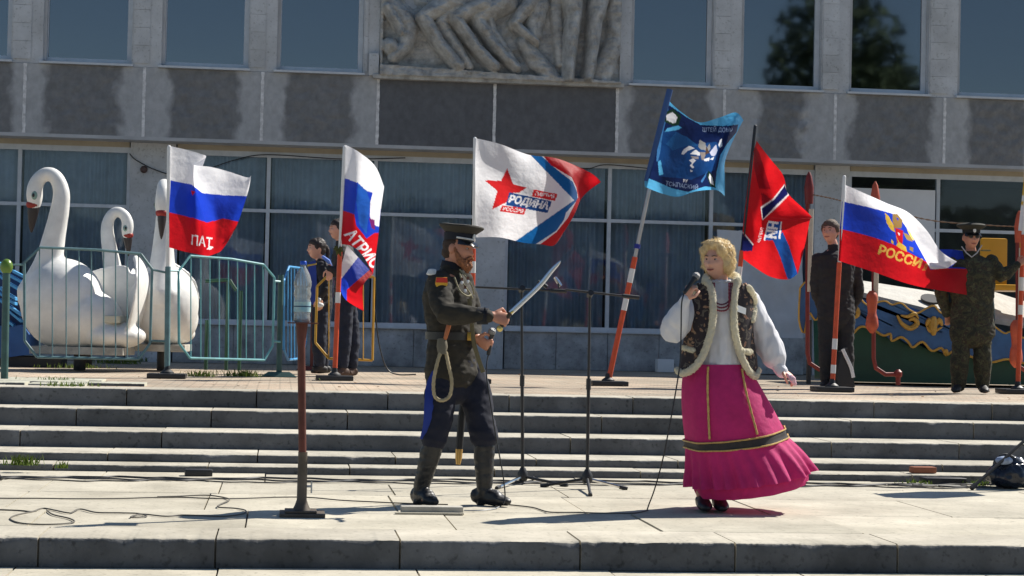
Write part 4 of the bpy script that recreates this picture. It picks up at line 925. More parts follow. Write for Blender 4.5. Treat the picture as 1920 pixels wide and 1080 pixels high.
# microphone stands
m_chrome = M('chrome', (.7, .7, .7), .15, metal=1, var=.03)
def mic_stand(label, hub, top, boom, legs, Y):
    b = atY(hub[0], hub[1], Y); lo = Vector((b.x, Y, 0)); o = thing('microphone_stand', label, 'microphone stand', lo, 'black boom microphone stands on the platform')
    t = atY(top[0], top[1], Y); t.x = b.x + (t.x - b.x)
    p = MB(); p.tube([b, (b + t) / 2], .013, 10); p.build('lower_tube', m_black, o)
    p = MB(); p.tube([(b + t) / 2, t], .010, 10); p.tube([(b + t) / 2 - Vector((0, 0, .03)), (b + t) / 2 + Vector((0, 0, .05))], .018, 10); p.build('upper_tube', m_black, o)
    p = MB(); p.lathe(b + Vector((0, 0, -.035)), [(.028, 0), (.04, .02), (.038, .06), (.018, .10)], 16); p.build('hub', m_black, o)
    p = MB(); A_, B_ = atY(*boom[0], Y - .03), atY(*boom[1], Y - .03); p.tube([A_, B_], .0085, 10); bo = p.build('boom', m_black, o)
    p = MB(); d = (B_ - A_).normalized(); p.tube([B_ - d * .12, B_], .016, 10); p.build('counterweight', m_black, bo)
    p = MB(); p.tube([t + Vector((0, .02, -.02)), t + Vector((0, -.05, .0))], .022, 10); p.build('boom_clamp', m_black, o)
    for (x, y, m) in legs:
        e = atZ(x, y, .012); p = MB(); p.tube([b + (e - b) * .04, e], .011, 8); lg = p.build('leg', m, o)
        p = MB(); d = (e - b).normalized(); p.tube([e - d * .05, e + d * .01], .015, 8); p.build('rubber_foot', m_black, lg)
mic_stand('left of the two black microphone stands, behind the sabre', (980, 893), (978, 540), ((888, 538), (1062, 546)), [(932, 915, m_chrome), (1062, 910, m_black), (1000, 897, m_black)], 14.0)
mic_stand('right of the two black microphone stands, between officer and singer', (1101, 897), (1106, 549), ((1060, 543), (1198, 558)), [(1016, 911, m_black), (1174, 916, m_chrome), (1107, 928, m_black)], 13.6)
for (x, y, dx, dy_, Y, lb_) in ((1008, 528, 18, 10, 14.0, 'left'), (1040, 520, 12, 16, 14.0, 'right')):
    p = MB(); A_ = atY(x, y, Y); B_ = atY(x + dx, y + dy_, Y); p.tube([A_, (A_ + B_) / 2, B_], [.012, .016, .013], 8)
    q = thing('microphone_clip', f'{lb_} small black microphone clip above the boom of the left stand', 'clip', A_); p.build('clip', m_black if lb_ == 'left' else m_chrome, q); p = MB(); C_ = atY(x + dx * .7, 541, Y - .03); p.tube([(A_ + B_) / 2, C_], .006, 6); p.build('bracket', m_black, q)
# board on the floor
b0, b1 = atZ(752, 963, 0), atZ(868, 964, 0)
p = MB(); p.box((b0.x, b0.y - .02, .003), (b1.x, b0.y + .09, .045), .005); tag(p.build('wooden_block', m_plank, None, org=(b0 + b1) / 2), 'short grey wooden block lying at the officer\'s feet', 'block')
p = MB(); p.box((b0.x - .04, b0.y - .06, .0015), (b1.x, b0.y - .025, .012), .002); tag(p.build('thin_strip', m_slab, None, org=(b0 + b1) / 2), 'thin pale strip lying in front of the grey wooden block', 'strip')
# cables on the slabs
def floor_cable(pts, label, r=.0045, mat=None, z=None, name='cable'):
    q = spline(pts, 8); P = []
    for i, c in enumerate(q):
        v = atZ(c[0], c[1], r + .003); 
        P.append(v + Vector((0, 0, .004 * max(0, mnoise.noise(Vector((v.x * 3, v.y * 3, 1)))))))
    h = MB(); h.tube(P, r, 6); return tag(h.build(name, mat or m_cab2, None, org=P[0]), label, 'cable', 'cables lying on the platform')
m_cab = M('grey_cable', (.06, .06, .06), .5); m_cab2 = M('dusty_cable', (.11, .10, .085), .7)
floor_cable([(-20, 934), (100, 935), (200, 935), (330, 933), (430, 935), (560, 932), (640, 938), (700, 941), (760, 944), (840, 946)], 'long black cable crossing the slabs behind the bottle stand')
floor_cable([(-20, 955), (35, 957), (60, 959), (80, 953), (100, 956), (130, 962), (150, 955), (180, 961), (225, 962), (260, 963), (275, 968), (245, 970), (265, 964), (310, 968), (345, 966), (420, 968), (455, 964), (460, 957), (440, 953), (410, 951), (412, 946), (430, 936), (390, 929), (330, 931), (295, 932)], 'tangled cable in loose bends across the slabs at the left')
floor_cable([(68, 958), (30, 966), (20, 974), (45, 982), (100, 983), (138, 979), (130, 972), (100, 965), (88, 957)], 'single loop of black cable on the slabs at far left')
floor_cable([(950, 946), (1000, 952), (1030, 960), (1080, 961), (1130, 962), (1190, 962), (1215, 957)], 'black microphone cable running on the slabs between officer and singer')
floor_cable([(870, 957), (905, 957), (930, 953), (945, 943)], 'pale short cable curling at the officer\'s boot', .004, m_steel)
for k, (y0, lab) in enumerate(((893, 'uppermost'), (896, 'middle'), (899, 'lowest'))):
    floor_cable([(-20 + x, y0 + .0085 * x + 1.2 * math.sin(x * .02 + k * 2) + .7 * math.sin(x * .07 + k)) for x in range(0, 1980, 30)], f'{lab} of three cables along the foot of the steps', .008 - k * .0015, m_cab)
# clutter at the steps, right
def junk(name, cat, label, px, py, dims, mat, rot=0.0, z=0.0, bev=.006):
    c = atZ(px, py, z); h = MB(); h.box((-dims[0]/2, -dims[1]/2, 0), (dims[0]/2, dims[1]/2, dims[2]), bev); me = h.mesh(name); me.transform(Matrix.Rotation(rot, 4, 'Z'))
    ob = link(name, me, mat, None, c + Vector((0, 0, .003))); return tag(ob, label, cat)
junk('brick', 'brick', 'broken reddish brick lying on the lowest step at the right', 1730, 887.5, (.2, .09, .05), M('brick_red', s8(150, 95, 70), .9), .1, .058)
junk('junction_box', 'box', 'flat black junction box at the foot of the steps near the bag', 1768, 908, (.34, .14, .05), m_black, .05)
junk('plank_piece', 'plank', 'thin pale plank piece lying before the junction box', 1765, 913, (.3, .04, .012), m_plank, -.1)
junk('battery_box', 'box', 'small black box at the foot of the steps left of the bottle stand', 372, 893, (.2, .12, .05), m_black, .1)
junk('white_adapter', 'adapter', 'small white plug adapter beside the black box at the steps', 362, 890, (.06, .04, .03), m_white, .3)
floor_cable([(1660, 909), (1690, 907), (1720, 911), (1705, 906.5), (1745, 910), (1800, 909), (1815, 913), (1790, 908), (1735, 912), (1685, 910)], 'heap of thin tangled cable at the foot of the steps at right', .007)
# dark bag and the folded music stand leaning over it
Yg = 14.15; o = thing('bag', 'shiny dark bag slumped at the foot of the steps at the right edge', 'bag', Vector((atY(1888, 905, Yg).x, Yg, 0)))
h = MB(); cB = atY(1893, 888, Yg); h.ell((cB.x, Yg, .10), (.19, .14, .10), 20, 14); h.ell((cB.x + .02, Yg + .02, .17), (.13, .10, .09), 18, 12); h.ell((cB.x - .08, Yg, .2), (.06, .05, .045), 12, 8)
me = remesh(h, .012, 3, .5, lambda co, no: co + no * np.array([[.022 * mnoise.noise(Vector(c) * 11) + .012 * mnoise.noise(Vector(c) * 25)] for c in co])); me.transform(Matrix.Translation((0, 0, .003))); put('body', me, M('shiny_navy_nylon', s8(28, 34, 48), .25, var=.4, vscale=12), o)
h = MB(); q = spline([(1868, 872), (1875, 856), (1890, 853), (1905, 862), (1910, 874)], 5); h.tube([atY(x, y, Yg - .05) for x, y in q], .011, 8); h.build('handle', m_black, o)
h = MB(); h.ell((cB.x - .07, Yg - .06, .22), (.07, .05, .035), 14, 8); h.build('highlight_patch', M('pale_blue_highlight', s8(150, 165, 190), .6, var=.3, vscale=20), o)  # pale lobe that puts the bag's bright highlights into colour and shape
# loudspeaker tripod: one leg reaches into the picture over the bag, the box throws the shadow on the slabs
T_ = atZ(1757, 932, 0); ft = atZ(1821, 916, .012); sx = atY(1920, 700, 14.3).x + .28; hS = (sx - T_.x) / (math.sin(SUN_AZ) / math.tan(SUN_EL)); sy = 14.25
o = thing('speaker_stand', 'black tripod stand whose leg slants up over the bag at the right edge', 'stand', Vector((sx, sy, 0)))
h = MB(); h.tube([(sx, sy, .12), (sx, sy, hS - .3)], .018, 12); h.build('pole', m_black, o)
h = MB(); h.lathe((sx, sy, .56), [(.03, 0), (.04, .02), (.04, .07), (.025, .09)], 14); h.build('collar', m_black, o)
for e in (ft, Vector((sx + .45, sy - .3, .012)), Vector((sx + .2, sy + .34, .012))):
    h = MB(); h.tube([e, Vector((sx, sy, .62))], .013, 8); lg = h.build('leg', m_black, o)
    d_ = (Vector((sx, sy, .62)) - e).normalized(); h = MB(); h.tube([e, e + d_ * .05], .02, 8); h.build('rubber_foot', m_black, lg)
    h = MB(); h.tube([e.lerp(Vector((sx, sy, .62)), .55), Vector((sx, sy, .22))], .008, 6); h.build('brace', m_black, o)
o = thing('loudspeaker', 'black loudspeaker on its tripod just past the right edge, shading the slabs', 'loudspeaker', Vector((sx, sy, hS - .3)))
h = MB(); h.box((sx - .17, sy - .16, hS - .3), (sx + .19, sy + .17, hS + .3), .02); h.build('cabinet', m_black, o)
h = MB(); h.box((sx - .15, sy - .172, hS - .27), (sx + .17, sy - .158, hS + .27), .004); h.build('grille', m_black, o)
h = MB(); a = atZ(4, 902, 0); h.tube([a + Vector((-.25, .1, .35)), a + Vector((-.02, 0, .03)), a + Vector((0, -.01, .015))], [.012, .014, .016], 8)
tag(h.build('tripod_foot', m_black, None, org=a), 'tip of a black tripod leg at the left picture edge', 'tripod')
# weeds
def tuft(px, py, z, n, hgt, spread):
    global WV, WF
    c = atZ(px, py, z)
    for _ in range(n * 2):
        a = random.random() * 6.28; b = c + Vector((random.gauss(0, spread), random.gauss(0, spread * .5), 0)); hh = hgt * random.uniform(.4, 1); l = Vector((math.cos(a), math.sin(a), 0)) * hh * random.uniform(.2, .8)
        s = Vector((-math.sin(a), math.cos(a), 0)) * .006; i = len(WV); WV += [b - s, b + s, b + l * .6 + Vector((0, 0, hh * .7)) + s * .6, b + l + Vector((0, 0, hh)), b + l * .6 + Vector((0, 0, hh * .7)) - s * .6]; WF.append((i, i+1, i+2, i+3, i+4))
WV, WF = [], []
for args in ((215, 682, TERR, 90, .10, .18), (150, 690, TERR, 50, .07, .2), (250, 678, TERR, 60, .08, .12), (375, 706, TERR, 50, .08, .08), (455, 706, TERR, 70, .09, .10), (100, 716, TERR, 25, .06, .1), (130, 724, TERR, 40, .05, .12), (610, 712, TERR, 20, .05, .1)): tuft(*args)
tuft(42, 872, .058, 60, .09, .06); tuft(115, 878, .058, 14, .06, .02); tuft(1722, 909, 0, 30, .05, .08); tuft(1838, 910, 0, 25, .05, .06)
h = MB(); h.add(WV, WF); tag(h.build('weeds', M('weed_green', s8(95, 115, 45), .8, var=.3, vscale=3, transl=.3), smooth=False), 'sparse green weeds growing from joints of terrace and steps', 'weeds', kind='stuff')
def leaf_litter():
    V, Fc = [], []
    for _ in range(160):
        px, py = random.uniform(0, 1920), random.uniform(700, 745); c = atZ(px, py + .012 * px - 8, TERR)
        if c.y < 17.3: continue
        a = random.random() * 6; s = random.uniform(.012, .03); u = Vector((math.cos(a), math.sin(a), random.uniform(-.1, .3))) * s; v = Vector((-math.sin(a), math.cos(a), random.uniform(0, .3))) * s * .6; i = len(V)
        V += [c + u, c + v, c - u, c - v]; V[-4:] = [p + Vector((0, 0, .018)) for p in V[-4:]]; Fc.append((i, i+1, i+2, i+3))
    h = MB(); h.add(V, Fc); return tag(h.build('leaf_litter', M('dry_leaf', s8(120, 88, 55), .9, var=.4, vscale=2), smooth=False), 'scattered dry leaves and crumbs on the terrace paving', 'litter', kind='stuff')
leaf_litter()
# the park behind the viewer, seen mirrored in the panes
def park():
    V, Fc = [], []; rr = np.random.default_rng(3)
    cl = [(X_, -48 + rr.normal() * 5, 4 + rr.normal() * .8, 5.5, 4.2) for X_ in range(-56, 84, 7)] + [(30, -45, 14, 4.2, 7.5), (33.5, -47, 11, 3.5, 6), (27, -46, 10, 3.0, 5), (60, -50, 11, 4, 5)]
    for (cx_, cy_, cz_, rx, rz) in cl:
        n = 4500; d = rr.normal(size=(n, 3)); d /= np.linalg.norm(d, axis=1)[:, None]; rad = rr.random(n) ** .4
        P = np.array([cx_, cy_, cz_]) + d * rad[:, None] * np.array([rx, rx * .7, rz])
        for p in P:
            u = rr.normal(size=3) * .16; v = rr.normal(size=3) * .16; i = len(V); V += [tuple(p - u), tuple(p + v), tuple(p + u), tuple(p - v)]; Fc.append((i, i+1, i+2, i+3))
    h = MB(); h.v = V; h.f = Fc; h.mi = [0] * len(Fc)
    return tag(h.build('park_trees', M('park_foliage', (.05, .075, .03), .9, var=.4, vscale=.5), smooth=False), 'dark park trees mirrored in the upper windows at right', 'trees', kind='stuff')
park()
# ================================================================== PEOPLE
m_skin = M('skin', s8(214, 160, 136), .5, var=.08, vscale=9, spec=.4); m_skin2 = M('tanned_skin', s8(192, 134, 108), .5, var=.1, vscale=9, spec=.4)
m_eyew = M('eye_white', (.42, .40, .38), .3); m_iris = M('dark_iris', (.03, .025, .02), .2); m_lip = M('lip', s8(150, 72, 66), .5)
def basis(f, u):
    f = Vector(f).normalized(); u = Vector(u); u = (u - f * u.dot(f)).normalized(); return Matrix((f.cross(u), f, u)).transposed()   # columns: right side, forward, up
def head_mb(c, f, u, k=1.0):
    B = basis(f, u); V = []; Fc = []; nu, nv = 44, 34
    for j in range(nv + 1):
        th = math.pi * j / nv
        for i in range(nu):
            ph = 2 * math.pi * i / nu
            x, y, z = .076 * math.sin(th) * math.cos(ph), .096 * math.sin(th) * math.sin(ph), .118 * math.cos(th)
            if z < 0:
                t = -z / .118; x *= 1 - .22 * t ** 1.6; 
                if y > 0: y = y * (1 - .10 * t) + .012 * t
                else: y = y * (1 - .25 * t) + .03 * t
            if y > 0:
                g = lambda a, b, sa, sb: math.exp(-((x - a) / sa) ** 2 - ((z - b) / sb) ** 2)
                y += .010 * g(0, .012, .010, .022) + .024 * g(0, -.022, .013, .014) + .006 * (g(.013, -.026, .009, .010) + g(-.013, -.026, .009, .010))
                y -= .011 * (g(.031, .012, .016, .010) + g(-.031, .012, .016, .010)); y += .006 * (g(.03, .034, .026, .008) + g(-.03, .034, .026, .008))
                y += .006 * g(0, -.052, .022, .005) + .006 * g(0, -.065, .018, .006) - .004 * g(0, -.0585, .024, .0028) + .008 * g(0, -.094, .022, .014)
                s_ = 1 if x > 0 else -1; cb = g(.048 * s_, -.018, .02, .02); x += s_ * .004 * cb; y += .004 * cb
            V.append(Vector(c) + (B @ Vector((x, y, z))) * k)
    for j in range(nv):
        for i in range(nu):
            i2 = (i + 1) % nu; Fc.append((j*nu+i, (j+1)*nu+i, (j+1)*nu+i2, j*nu+i2))
    m = MB(); m.add(V, Fc)
    for s in (-1, 1):
        m.ell(Vector(c) + B @ Vector((s * .079, -.012, -.004)) * k, (.012 * k, .020 * k, .032 * k), 12, 10, B)
    return m
def face_parts(o, c, f, u, k=1.0, brow=(.06, .045, .03)):
    B = basis(f, u); c = Vector(c); at = lambda x, y, z: c + B @ Vector((x, y, z)) * k
    for s in (-1, 1):
        e = MB(); e.ell(at(s * .031, .078, .010), (.012 * k, .008 * k, .0058 * k), 12, 8, B); e.build('eye', m_eyew, o)
        e = MB(); e.ell(at(s * .031, .0848, .010), (.0062 * k, .0028 * k, .0056 * k), 10, 6, B); e.build('iris', m_iris, o)
        e = MB(); e.tube([at(s * .014, .097, .029), at(s * .03, .095, .034), at(s * .048, .082, .029)], [.003 * k, .0045 * k, .002 * k], 6); e.build('eyebrow', M('brow_%02d' % int(brow[0] * 99), brow, .8), o)
    e = MB(); e.tube([at(-.026, .086, -.054), at(-.012, .098, -.059), at(0, .1005, -.060), at(.012, .098, -.059), at(.026, .086, -.054)], [.002, .0048, .0045, .0048, .002], 8); e.build('mouth', m_lip, o)
def hand_mb(m, w, d, n, ts, k=1.0, curl=(.5, .6, .4), thumb=.4, spread=0.0):
    """w wrist, d hand direction, n palm normal (fingers curl that way), ts thumb side"""
    w, d, n, ts = Vector(w), Vector(d).normalized(), Vector(n), Vector(ts)
    n = (n - d * n.dot(d)).normalized(); s = d.cross(n).normalized()
    if s.dot(ts) < 0: s = -s
    m.tube([w - d * .03 * k, w, w + d * .035 * k, w + d * .07 * k, w + d * .092 * k], [(.027*k, .022*k), (.027*k, .019*k), (.038*k, .017*k), (.041*k, .015*k), (.038*k, .012*k)], 14, side=s, round_ends=True)
    for i, L in enumerate((.070, .079, .073, .057)):
        p = w + d * (.088 - .004 * abs(i - 1.3)) * k + s * (.031 - .0205 * i) * k; dd = (d + s * spread * (1.5 - i)).normalized(); pts = [p - dd * .02 * k, p]; a = 0
        for frac, cu in zip((.45, .31, .24), curl):
            a += cu; v = dd * math.cos(a) + n * math.sin(a); p = p + v * L * frac * k; pts.append(p)
        m.tube(pts, [.0095*k, .0098*k, .0090*k, .0082*k, .0070*k], 10, round_ends=True)
    p = w + d * .022 * k + s * .028 * k; v = (d * .62 + s * .75 + n * .25).normalized(); q = p + v * .045 * k; v2 = (d * (.85) + s * (.35 - thumb) + n * (.2 + thumb)).normalized(); r_ = q + v2 * .032 * k; e = r_ + (v2 + n * thumb * .6 - s * thumb * .4).normalized() * .026 * k
    m.tube([p, q, r_, e], [.013*k, .0115*k, .0105*k, .008*k], 10, round_ends=True)
def wrinkle(amp, sc, st=(1, 1, 1), seed=0, amp2=None, sc2=None):
    def f(co, no):
        out = np.empty((len(co), 1))
        for i, c in enumerate(co):
            v = Vector((c[0] * st[0], c[1] * st[1], c[2] * st[2]))
            out[i, 0] = amp * mnoise.noise(v * sc + Vector((seed, 0, 0))) + (amp2 or amp * .45) * mnoise.noise(v * (sc2 or sc * 2.6) + Vector((seed, 5, 0)))
        return co + no * out
    return f
def limb(m, a, b, c, ra, rb, rc, n=14, rr=None):
    """tapered two-bone limb"""
    a, b, c = Vector(a), Vector(b), Vector(c); m.tube([a, a.lerp(b, .35), a.lerp(b, .8), b, b.lerp(c, .25), b.lerp(c, .7), c], [ra, ra * 1.02, (ra + rb) / 2 * .98, rb, rb * 1.04, (rb + rc) / 2, rc], n, round_ends=True)
def foot_mb(m, ankle, toe, k=1.0, h=.045):
    a = Vector(ankle); t = Vector(toe); d = (t - a); d.z = 0; d.normalize(); z0 = t.z
    heel = Vector((a.x, a.y, z0)) - d * .055 * k
    pts = [heel + Vector((0, 0, h)), heel + d * .05 * k + Vector((0, 0, h * 1.05)), heel + d * .13 * k + Vector((0, 0, h * .95)), Vector((t.x, t.y, z0)) - d * .04 * k + Vector((0, 0, h * .7)), Vector((t.x, t.y, z0)) + Vector((0, 0, h * .55))]
    m.tube(pts, [(.030*k, h*.9), (.036*k, h*1.05), (.040*k, h*.95), (.045*k, h*.7), (.028*k, h*.5)], 14, side=d.cross(Vector((0, 0, 1))), round_ends=True)
    m.tube([a, a.lerp(heel + d * .05 * k + Vector((0, 0, h)), .6), heel + d * .05 * k + Vector((0, 0, h))], [.04*k, .04*k, .036*k], 12)
def torso_mb(m, pts, side, n=20):
    m.tube([p for p, r in pts], [r for p, r in pts], n, side=side, round_ends=True)
def ring(name, mat, parent, c, side, f, rx, ry, h, thick=.006, n=36, tilt=0):
    """belt-like band round an ellipse"""
    c = Vector(c); s = Vector(side).normalized(); f = Vector(f).normalized(); V = []; Fc = []
    for i in range(n):
        a = 2 * math.pi * i / n; q = s * math.cos(a) * rx + f * math.sin(a) * ry; e = q.normalized() * thick
        z = Vector((0, 0, h / 2)); V += [c + q - z, c + q + e - z, c + q + e + z, c + q + z]
    for i in range(n):
        a, b = i * 4, ((i + 1) % n) * 4
        for k in range(4): Fc.append((a + k, b + k, b + (k + 1) % 4, a + (k + 1) % 4))
    m = MB(); m.add(V, Fc); return m.build(name, mat, parent)

def fuzz(src, name, mat, parent, n, length, width, comb=None, bend=.0):
    """fine tapered hairs standing on the surface of src, combed along a direction"""
    me = src.data; me.calc_loop_triangles(); r = np.random.default_rng(len(me.vertices)); nv = len(me.vertices)
    co = np.empty(nv * 3); me.vertices.foreach_get('co', co); co = co.reshape(-1, 3); no = np.empty(nv * 3); me.vertices.foreach_get('normal', no); no = no.reshape(-1, 3)
    idx = r.integers(0, nv, n); P = co[idx] + r.normal(size=(n, 3)) * .002; N = no[idx]; V = []; Fc = []
    for k in range(n):
        nn = Vector(N[k]); d = (nn * (1 - bend * .6) + Vector(r.normal(size=3) * .45))
        if comb is not None: t = comb + Vector(r.normal(size=3) * .45); t = t - nn * t.dot(nn); d = t * bend + nn * .16 + Vector(r.normal(size=3) * .12)
        d.normalize(); L = length * r.uniform(.5, 1.15); s = d.cross(Vector(r.normal(size=3))).normalized() * width; p = Vector(P[k]) - nn * .002; m = p + d * L * .55 + nn * L * (.10 if comb is not None else 0); e = p + d * L - (nn * L * .12 if comb is not None else Vector((0, 0, L * .15))); i = len(V)
        V += [p - s, p + s, m + s * .7, m - s * .7, e]; Fc += [(i, i+1, i+2, i+3), (i+3, i+2, i+4)]
    h = MB(); h.add(V, Fc); m_ = h.mesh(name, smooth=True); o = link(name, m_, mat, parent, ORG[parent.name]); o['kind'] = 'stuff'; return o
# ------------------------------------------------------------------ the officer with the sabre
YM = atZ(870, 947, 0).y
J = lambda x, y, d=0: atY(x, y, YM + d)
mo = thing('person', 'man in dark officer tunic, peaked cap and tall boots brandishing a sabre', 'person', Vector((J(865, 900).x, YM, 0)))
f_b = Vector((.72, -.69, 0)); s_b = Vector((-.69, -.72, 0)); hf = Vector((.86, -.50, -.12)); hu = Vector((.10, 0, 1)); hc = J(859, 467, -.03)
Sh_r, El_r, Wr_r = J(818, 529, -.13), J(832, 588, -.30), J(922, 592, -.36)
Sh_l, El_l, Wr_l = J(872, 527, .14), J(886, 596, .13), J(894, 636, -.10)
Hp_r, Kn_r, An_r, To_r = J(832, 700, -.05), J(817, 812, -.13), J(789, 918, -.02), Vector((J(813, 946, -.14).x, YM - .16, .004))
Hp_l, Kn_l, An_l, To_l = J(880, 700, .05), J(908, 815, -.04), J(908, 918, -.02), Vector((J(950, 946, -.1).x, YM - .12, .004))
tors = [(J(852, 706), (.165, .12)), (J(850, 670), (.165, .125)), (J(847, 630), (.155, .115)), (J(844, 585), (.17, .125)), (J(842, 545), (.185, .12)), (J(842, 522), (.15, .09)), (J(845, 508), (.07, .06))]
b = head_mb(hc, hf, hu); B = basis(hf, hu)
b.tube([J(845, 520, .01), J(848, 500, .0), hc + B @ Vector((0, -.02, -.06))], [.062, .056, .056], 14)
torso_mb(b, tors, s_b)
limb(b, Sh_r, El_r, Wr_r, .052, .040, .028); limb(b, Sh_l, El_l, Wr_l, .052, .040, .028)
limb(b, Hp_r, Kn_r, An_r, .085, .058, .04); limb(b, Hp_l, Kn_l, An_l, .085, .058, .04)
foot_mb(b, An_r, To_r - (To_r - An_r) * .25 * Vector((1, 1, 0)).length * 0 + Vector((-.03, .02, .014)), .8, .036); foot_mb(b, An_l, To_l + Vector((-.04, .02, .014)), .8, .036)
g_d = (J(957, 586, -.36) - J(937, 616, -.36)).normalized()        # hilt direction
hd = Vector((.93, -.12, -.22)); hn = Vector((.05, .62, -.75))
hand_mb(b, Wr_r, hd, Vector((.25, .85, -.35)), g_d, 1.08, (1.15, 1.25, .8), .75)
hand_mb(b, Wr_l, Vector((.55, -.55, -.35)), Vector((.6, .6, .3)), Vector((.2, -.1, 1)), 1.05, (1.1, 1.2, .8), .7)
put('body', remesh(b, .0062, 2, .5), m_skin2, mo)
face_parts(mo, hc, hf, hu, 1.0, (.10, .06, .035))
# beard and hair
m_beard = M('ginger_beard', s8(150, 98, 66), .9, var=.35, vscale=60, bump=.6, bscale=140, dist=.006); m_hair = M('dark_brown_hair', s8(62, 46, 36), .8, var=.3, vscale=60, bump=.5, bscale=140, dist=.005)
fur = lambda a, s: (lambda co, no: co + no * np.array([[a * mnoise.noise(Vector(c) * s) + a * .6 * mnoise.noise(Vector(c) * s * 2.3)] for c in co]))
h = MB(); q = lambda x, y, z: hc + B @ Vector((x, y, z))
for s in (-1, 1):
    h.tube([q(s * .076, .012, .0), q(s * .073, .03, -.035), q(s * .060, .05, -.07), q(s * .03, .075, -.10), q(0, .085, -.112)], [(.008), (.014), (.022), (.026), (.028)], 10, round_ends=True)
    h.tube([q(0, .104, -.042), q(s * .018, .101, -.046), q(s * .034, .086, -.066), q(s * .034, .078, -.085)], [.009, .010, .011, .014], 10, round_ends=True)
h.tube([q(0, .09, -.085), q(0, .095, -.10), q(0, .088, -.135)], [.022, .026, .014], 12, round_ends=True)
o_ = put('beard', remesh(h, .004, 2, .5, fur(.004, 90)), m_beard, mo); fuzz(o_, 'beard_hairs', m_beard, mo, 1500, .009, .0012, Vector((0, 0, -1)), .8)
h = MB(); h.ell(q(0, -.022, .018), (.081, .086, .088), 24, 16, B); h.ell(q(0, -.05, -.03), (.066, .058, .05), 20, 12, B); put('hair', remesh(h, .007, 2, .5, fur(.003, 60)), m_hair, mo)
# tunic
m_tunic = M('dark_olive_wool', s8(48, 44, 36), .9, var=.22, vscale=14, bump=.25, bscale=120, dist=.003)
h = MB()
torso_mb(h, [(J(847, 697), (.205, .165)), (J(848, 672), (.195, .155)), (J(847, 640), (.178, .142)), (J(845, 615), (.178, .142)), (J(843, 580), (.195, .152)), (J(841, 548), (.205, .142)), (J(842, 526), (.17, .11)), (J(845, 510), (.078, .07))], s_b)
limb(h, Sh_r + Vector((.02, .02, .0)), El_r, J(913, 592, -.355), .083, .068, .048); limb(h, Sh_l - Vector((.02, 0, 0)), El_l, J(888, 628, -.05), .078, .064, .05)
h.tube([J(846, 514), J(848, 500), J(849, 494)], [.074, .070, .068], 16)
put('tunic', remesh(h, .0085, 3, .5, wrinkle(.010, 9, (1, 1, 1.6), 3, .006, 24)), m_tunic, mo)
h = MB(); h.tube([J(846, 506), J(849, 492)], [.076, .072], 18); put('collar', remesh(h, .006, 2), M('navy_collar', s8(26, 28, 38), .85), mo)
ring('belt', M('black_leather', (.022, .02, .018), .35, var=.2), mo, J(846, 630), s_b, f_b, .183, .147, .05)
h = MB(); bc = J(846, 630) + f_b * .158; h.box(bc + Vector((-.022, -.02, -.026)), bc + Vector((.022, .006, .026)), .004); h.build('belt_buckle', M('brass', s8(190, 150, 70), .3, metal=.8), mo)
ring('cuff', M('navy_cuff', s8(24, 26, 34), .85), mo, J(909, 592, -.352), (0, .8, -.6), (0, .6, .8), .050, .050, .001)
h = MB(); h.tube([J(896, 592, -.34), J(915, 593, -.357)], [.056, .052], 16); h.build('sleeve_cuff', MATS['navy_cuff'], mo)
# epaulettes, sleeve badge, chest cords and medals
m_silver = M('silver_braid', (.62, .62, .60), .4, var=.25, vscale=60)
for sx in (-1, 1):
    c_ = J(842, 512) + s_b * sx * -.115 if sx > 0 else J(842, 512) + s_b * .115
    h = MB(); h.tube([c_ - s_b * sx * -.06 * -1 + Vector((0, 0, .012)), c_ + s_b * (.07 if sx < 0 else -.07) + Vector((0, 0, -.012))], [(.036, .010), (.040, .010)], 12, side=f_b, round_ends=True); h.build('epaulette', m_silver, mo)
pc = Sh_r.lerp(El_r, .12) + Vector((.02, -.082, .01)); R_ = Vector((1, 0, 0)); U_ = Vector((0, -.25, 1)).normalized()
h = MB(); h.prism([pc + R_ * x + U_ * z for x, z in ((-.035, .045), (.035, .045), (.04, 0), (.02, -.04), (-.02, -.04), (-.04, 0))], (0, -.006, -.001)); sp_ = h.build('sleeve_badge', M('yellow_patch', s8(215, 165, 50), .7), mo, smooth=False)
h = MB(); h.prism([pc + Vector((0, -.008, -.002)) + R_ * x + U_ * z for x, z in ((-.034, .044), (.034, .044), (.037, .012), (-.037, .012))], (0, -.003, -.0005)); h.build('badge_stripe', M('red_patch', s8(190, 50, 40), .7), sp_, smooth=False)
cp = lambda x, y, d: J(x, y, d)
for k_, pts in enumerate(([(862, 512, -.13), (868, 530, -.16), (880, 548, -.14), (886, 560, -.12)], [(852, 520, -.17), (862, 545, -.19), (876, 555, -.17), (884, 552, -.14)], [(862, 505, -.10), (874, 520, -.13), (884, 535, -.13), (889, 552, -.10)])):
    h = MB(); Q = spline(pts, 6); h.tube([cp(*x) for x in Q], .0055, 6); h.build('chest_cord', M('pale_cord', s8(150, 142, 112), .8), mo)
for (x, y, d) in ((866, 530, -.185), (872, 545, -.185), (877, 528, -.15)):
    h = MB(); h.lathe(J(x, y, d), [(.012, 0), (.012, .003), (.006, .005)], 12, axis=(.5, -.8, 0)); md = h.build('medal', m_silver, mo); h = MB(); a_ = J(x, y, d) + Vector((0, 0, .012)); h.box(a_ + Vector((-.008, -.003, 0)), a_ + Vector((.008, .001, .02))); h.build('ribbon', M('striped_ribbon', s8(110, 70, 52), .7), md)
h = MB(); Q = spline([(880, 560, -.125), (884, 600, -.12), (888, 640, -.13), (897, 672, -.13), (906, 698, -.12)], 5); h.tube([cp(*x) for x in Q], [(.014, .004)] * len(Q), 8, side=(1, 0, 0)); h.build('tunic_edge', M('olive_facing', s8(105, 98, 72), .85), mo)
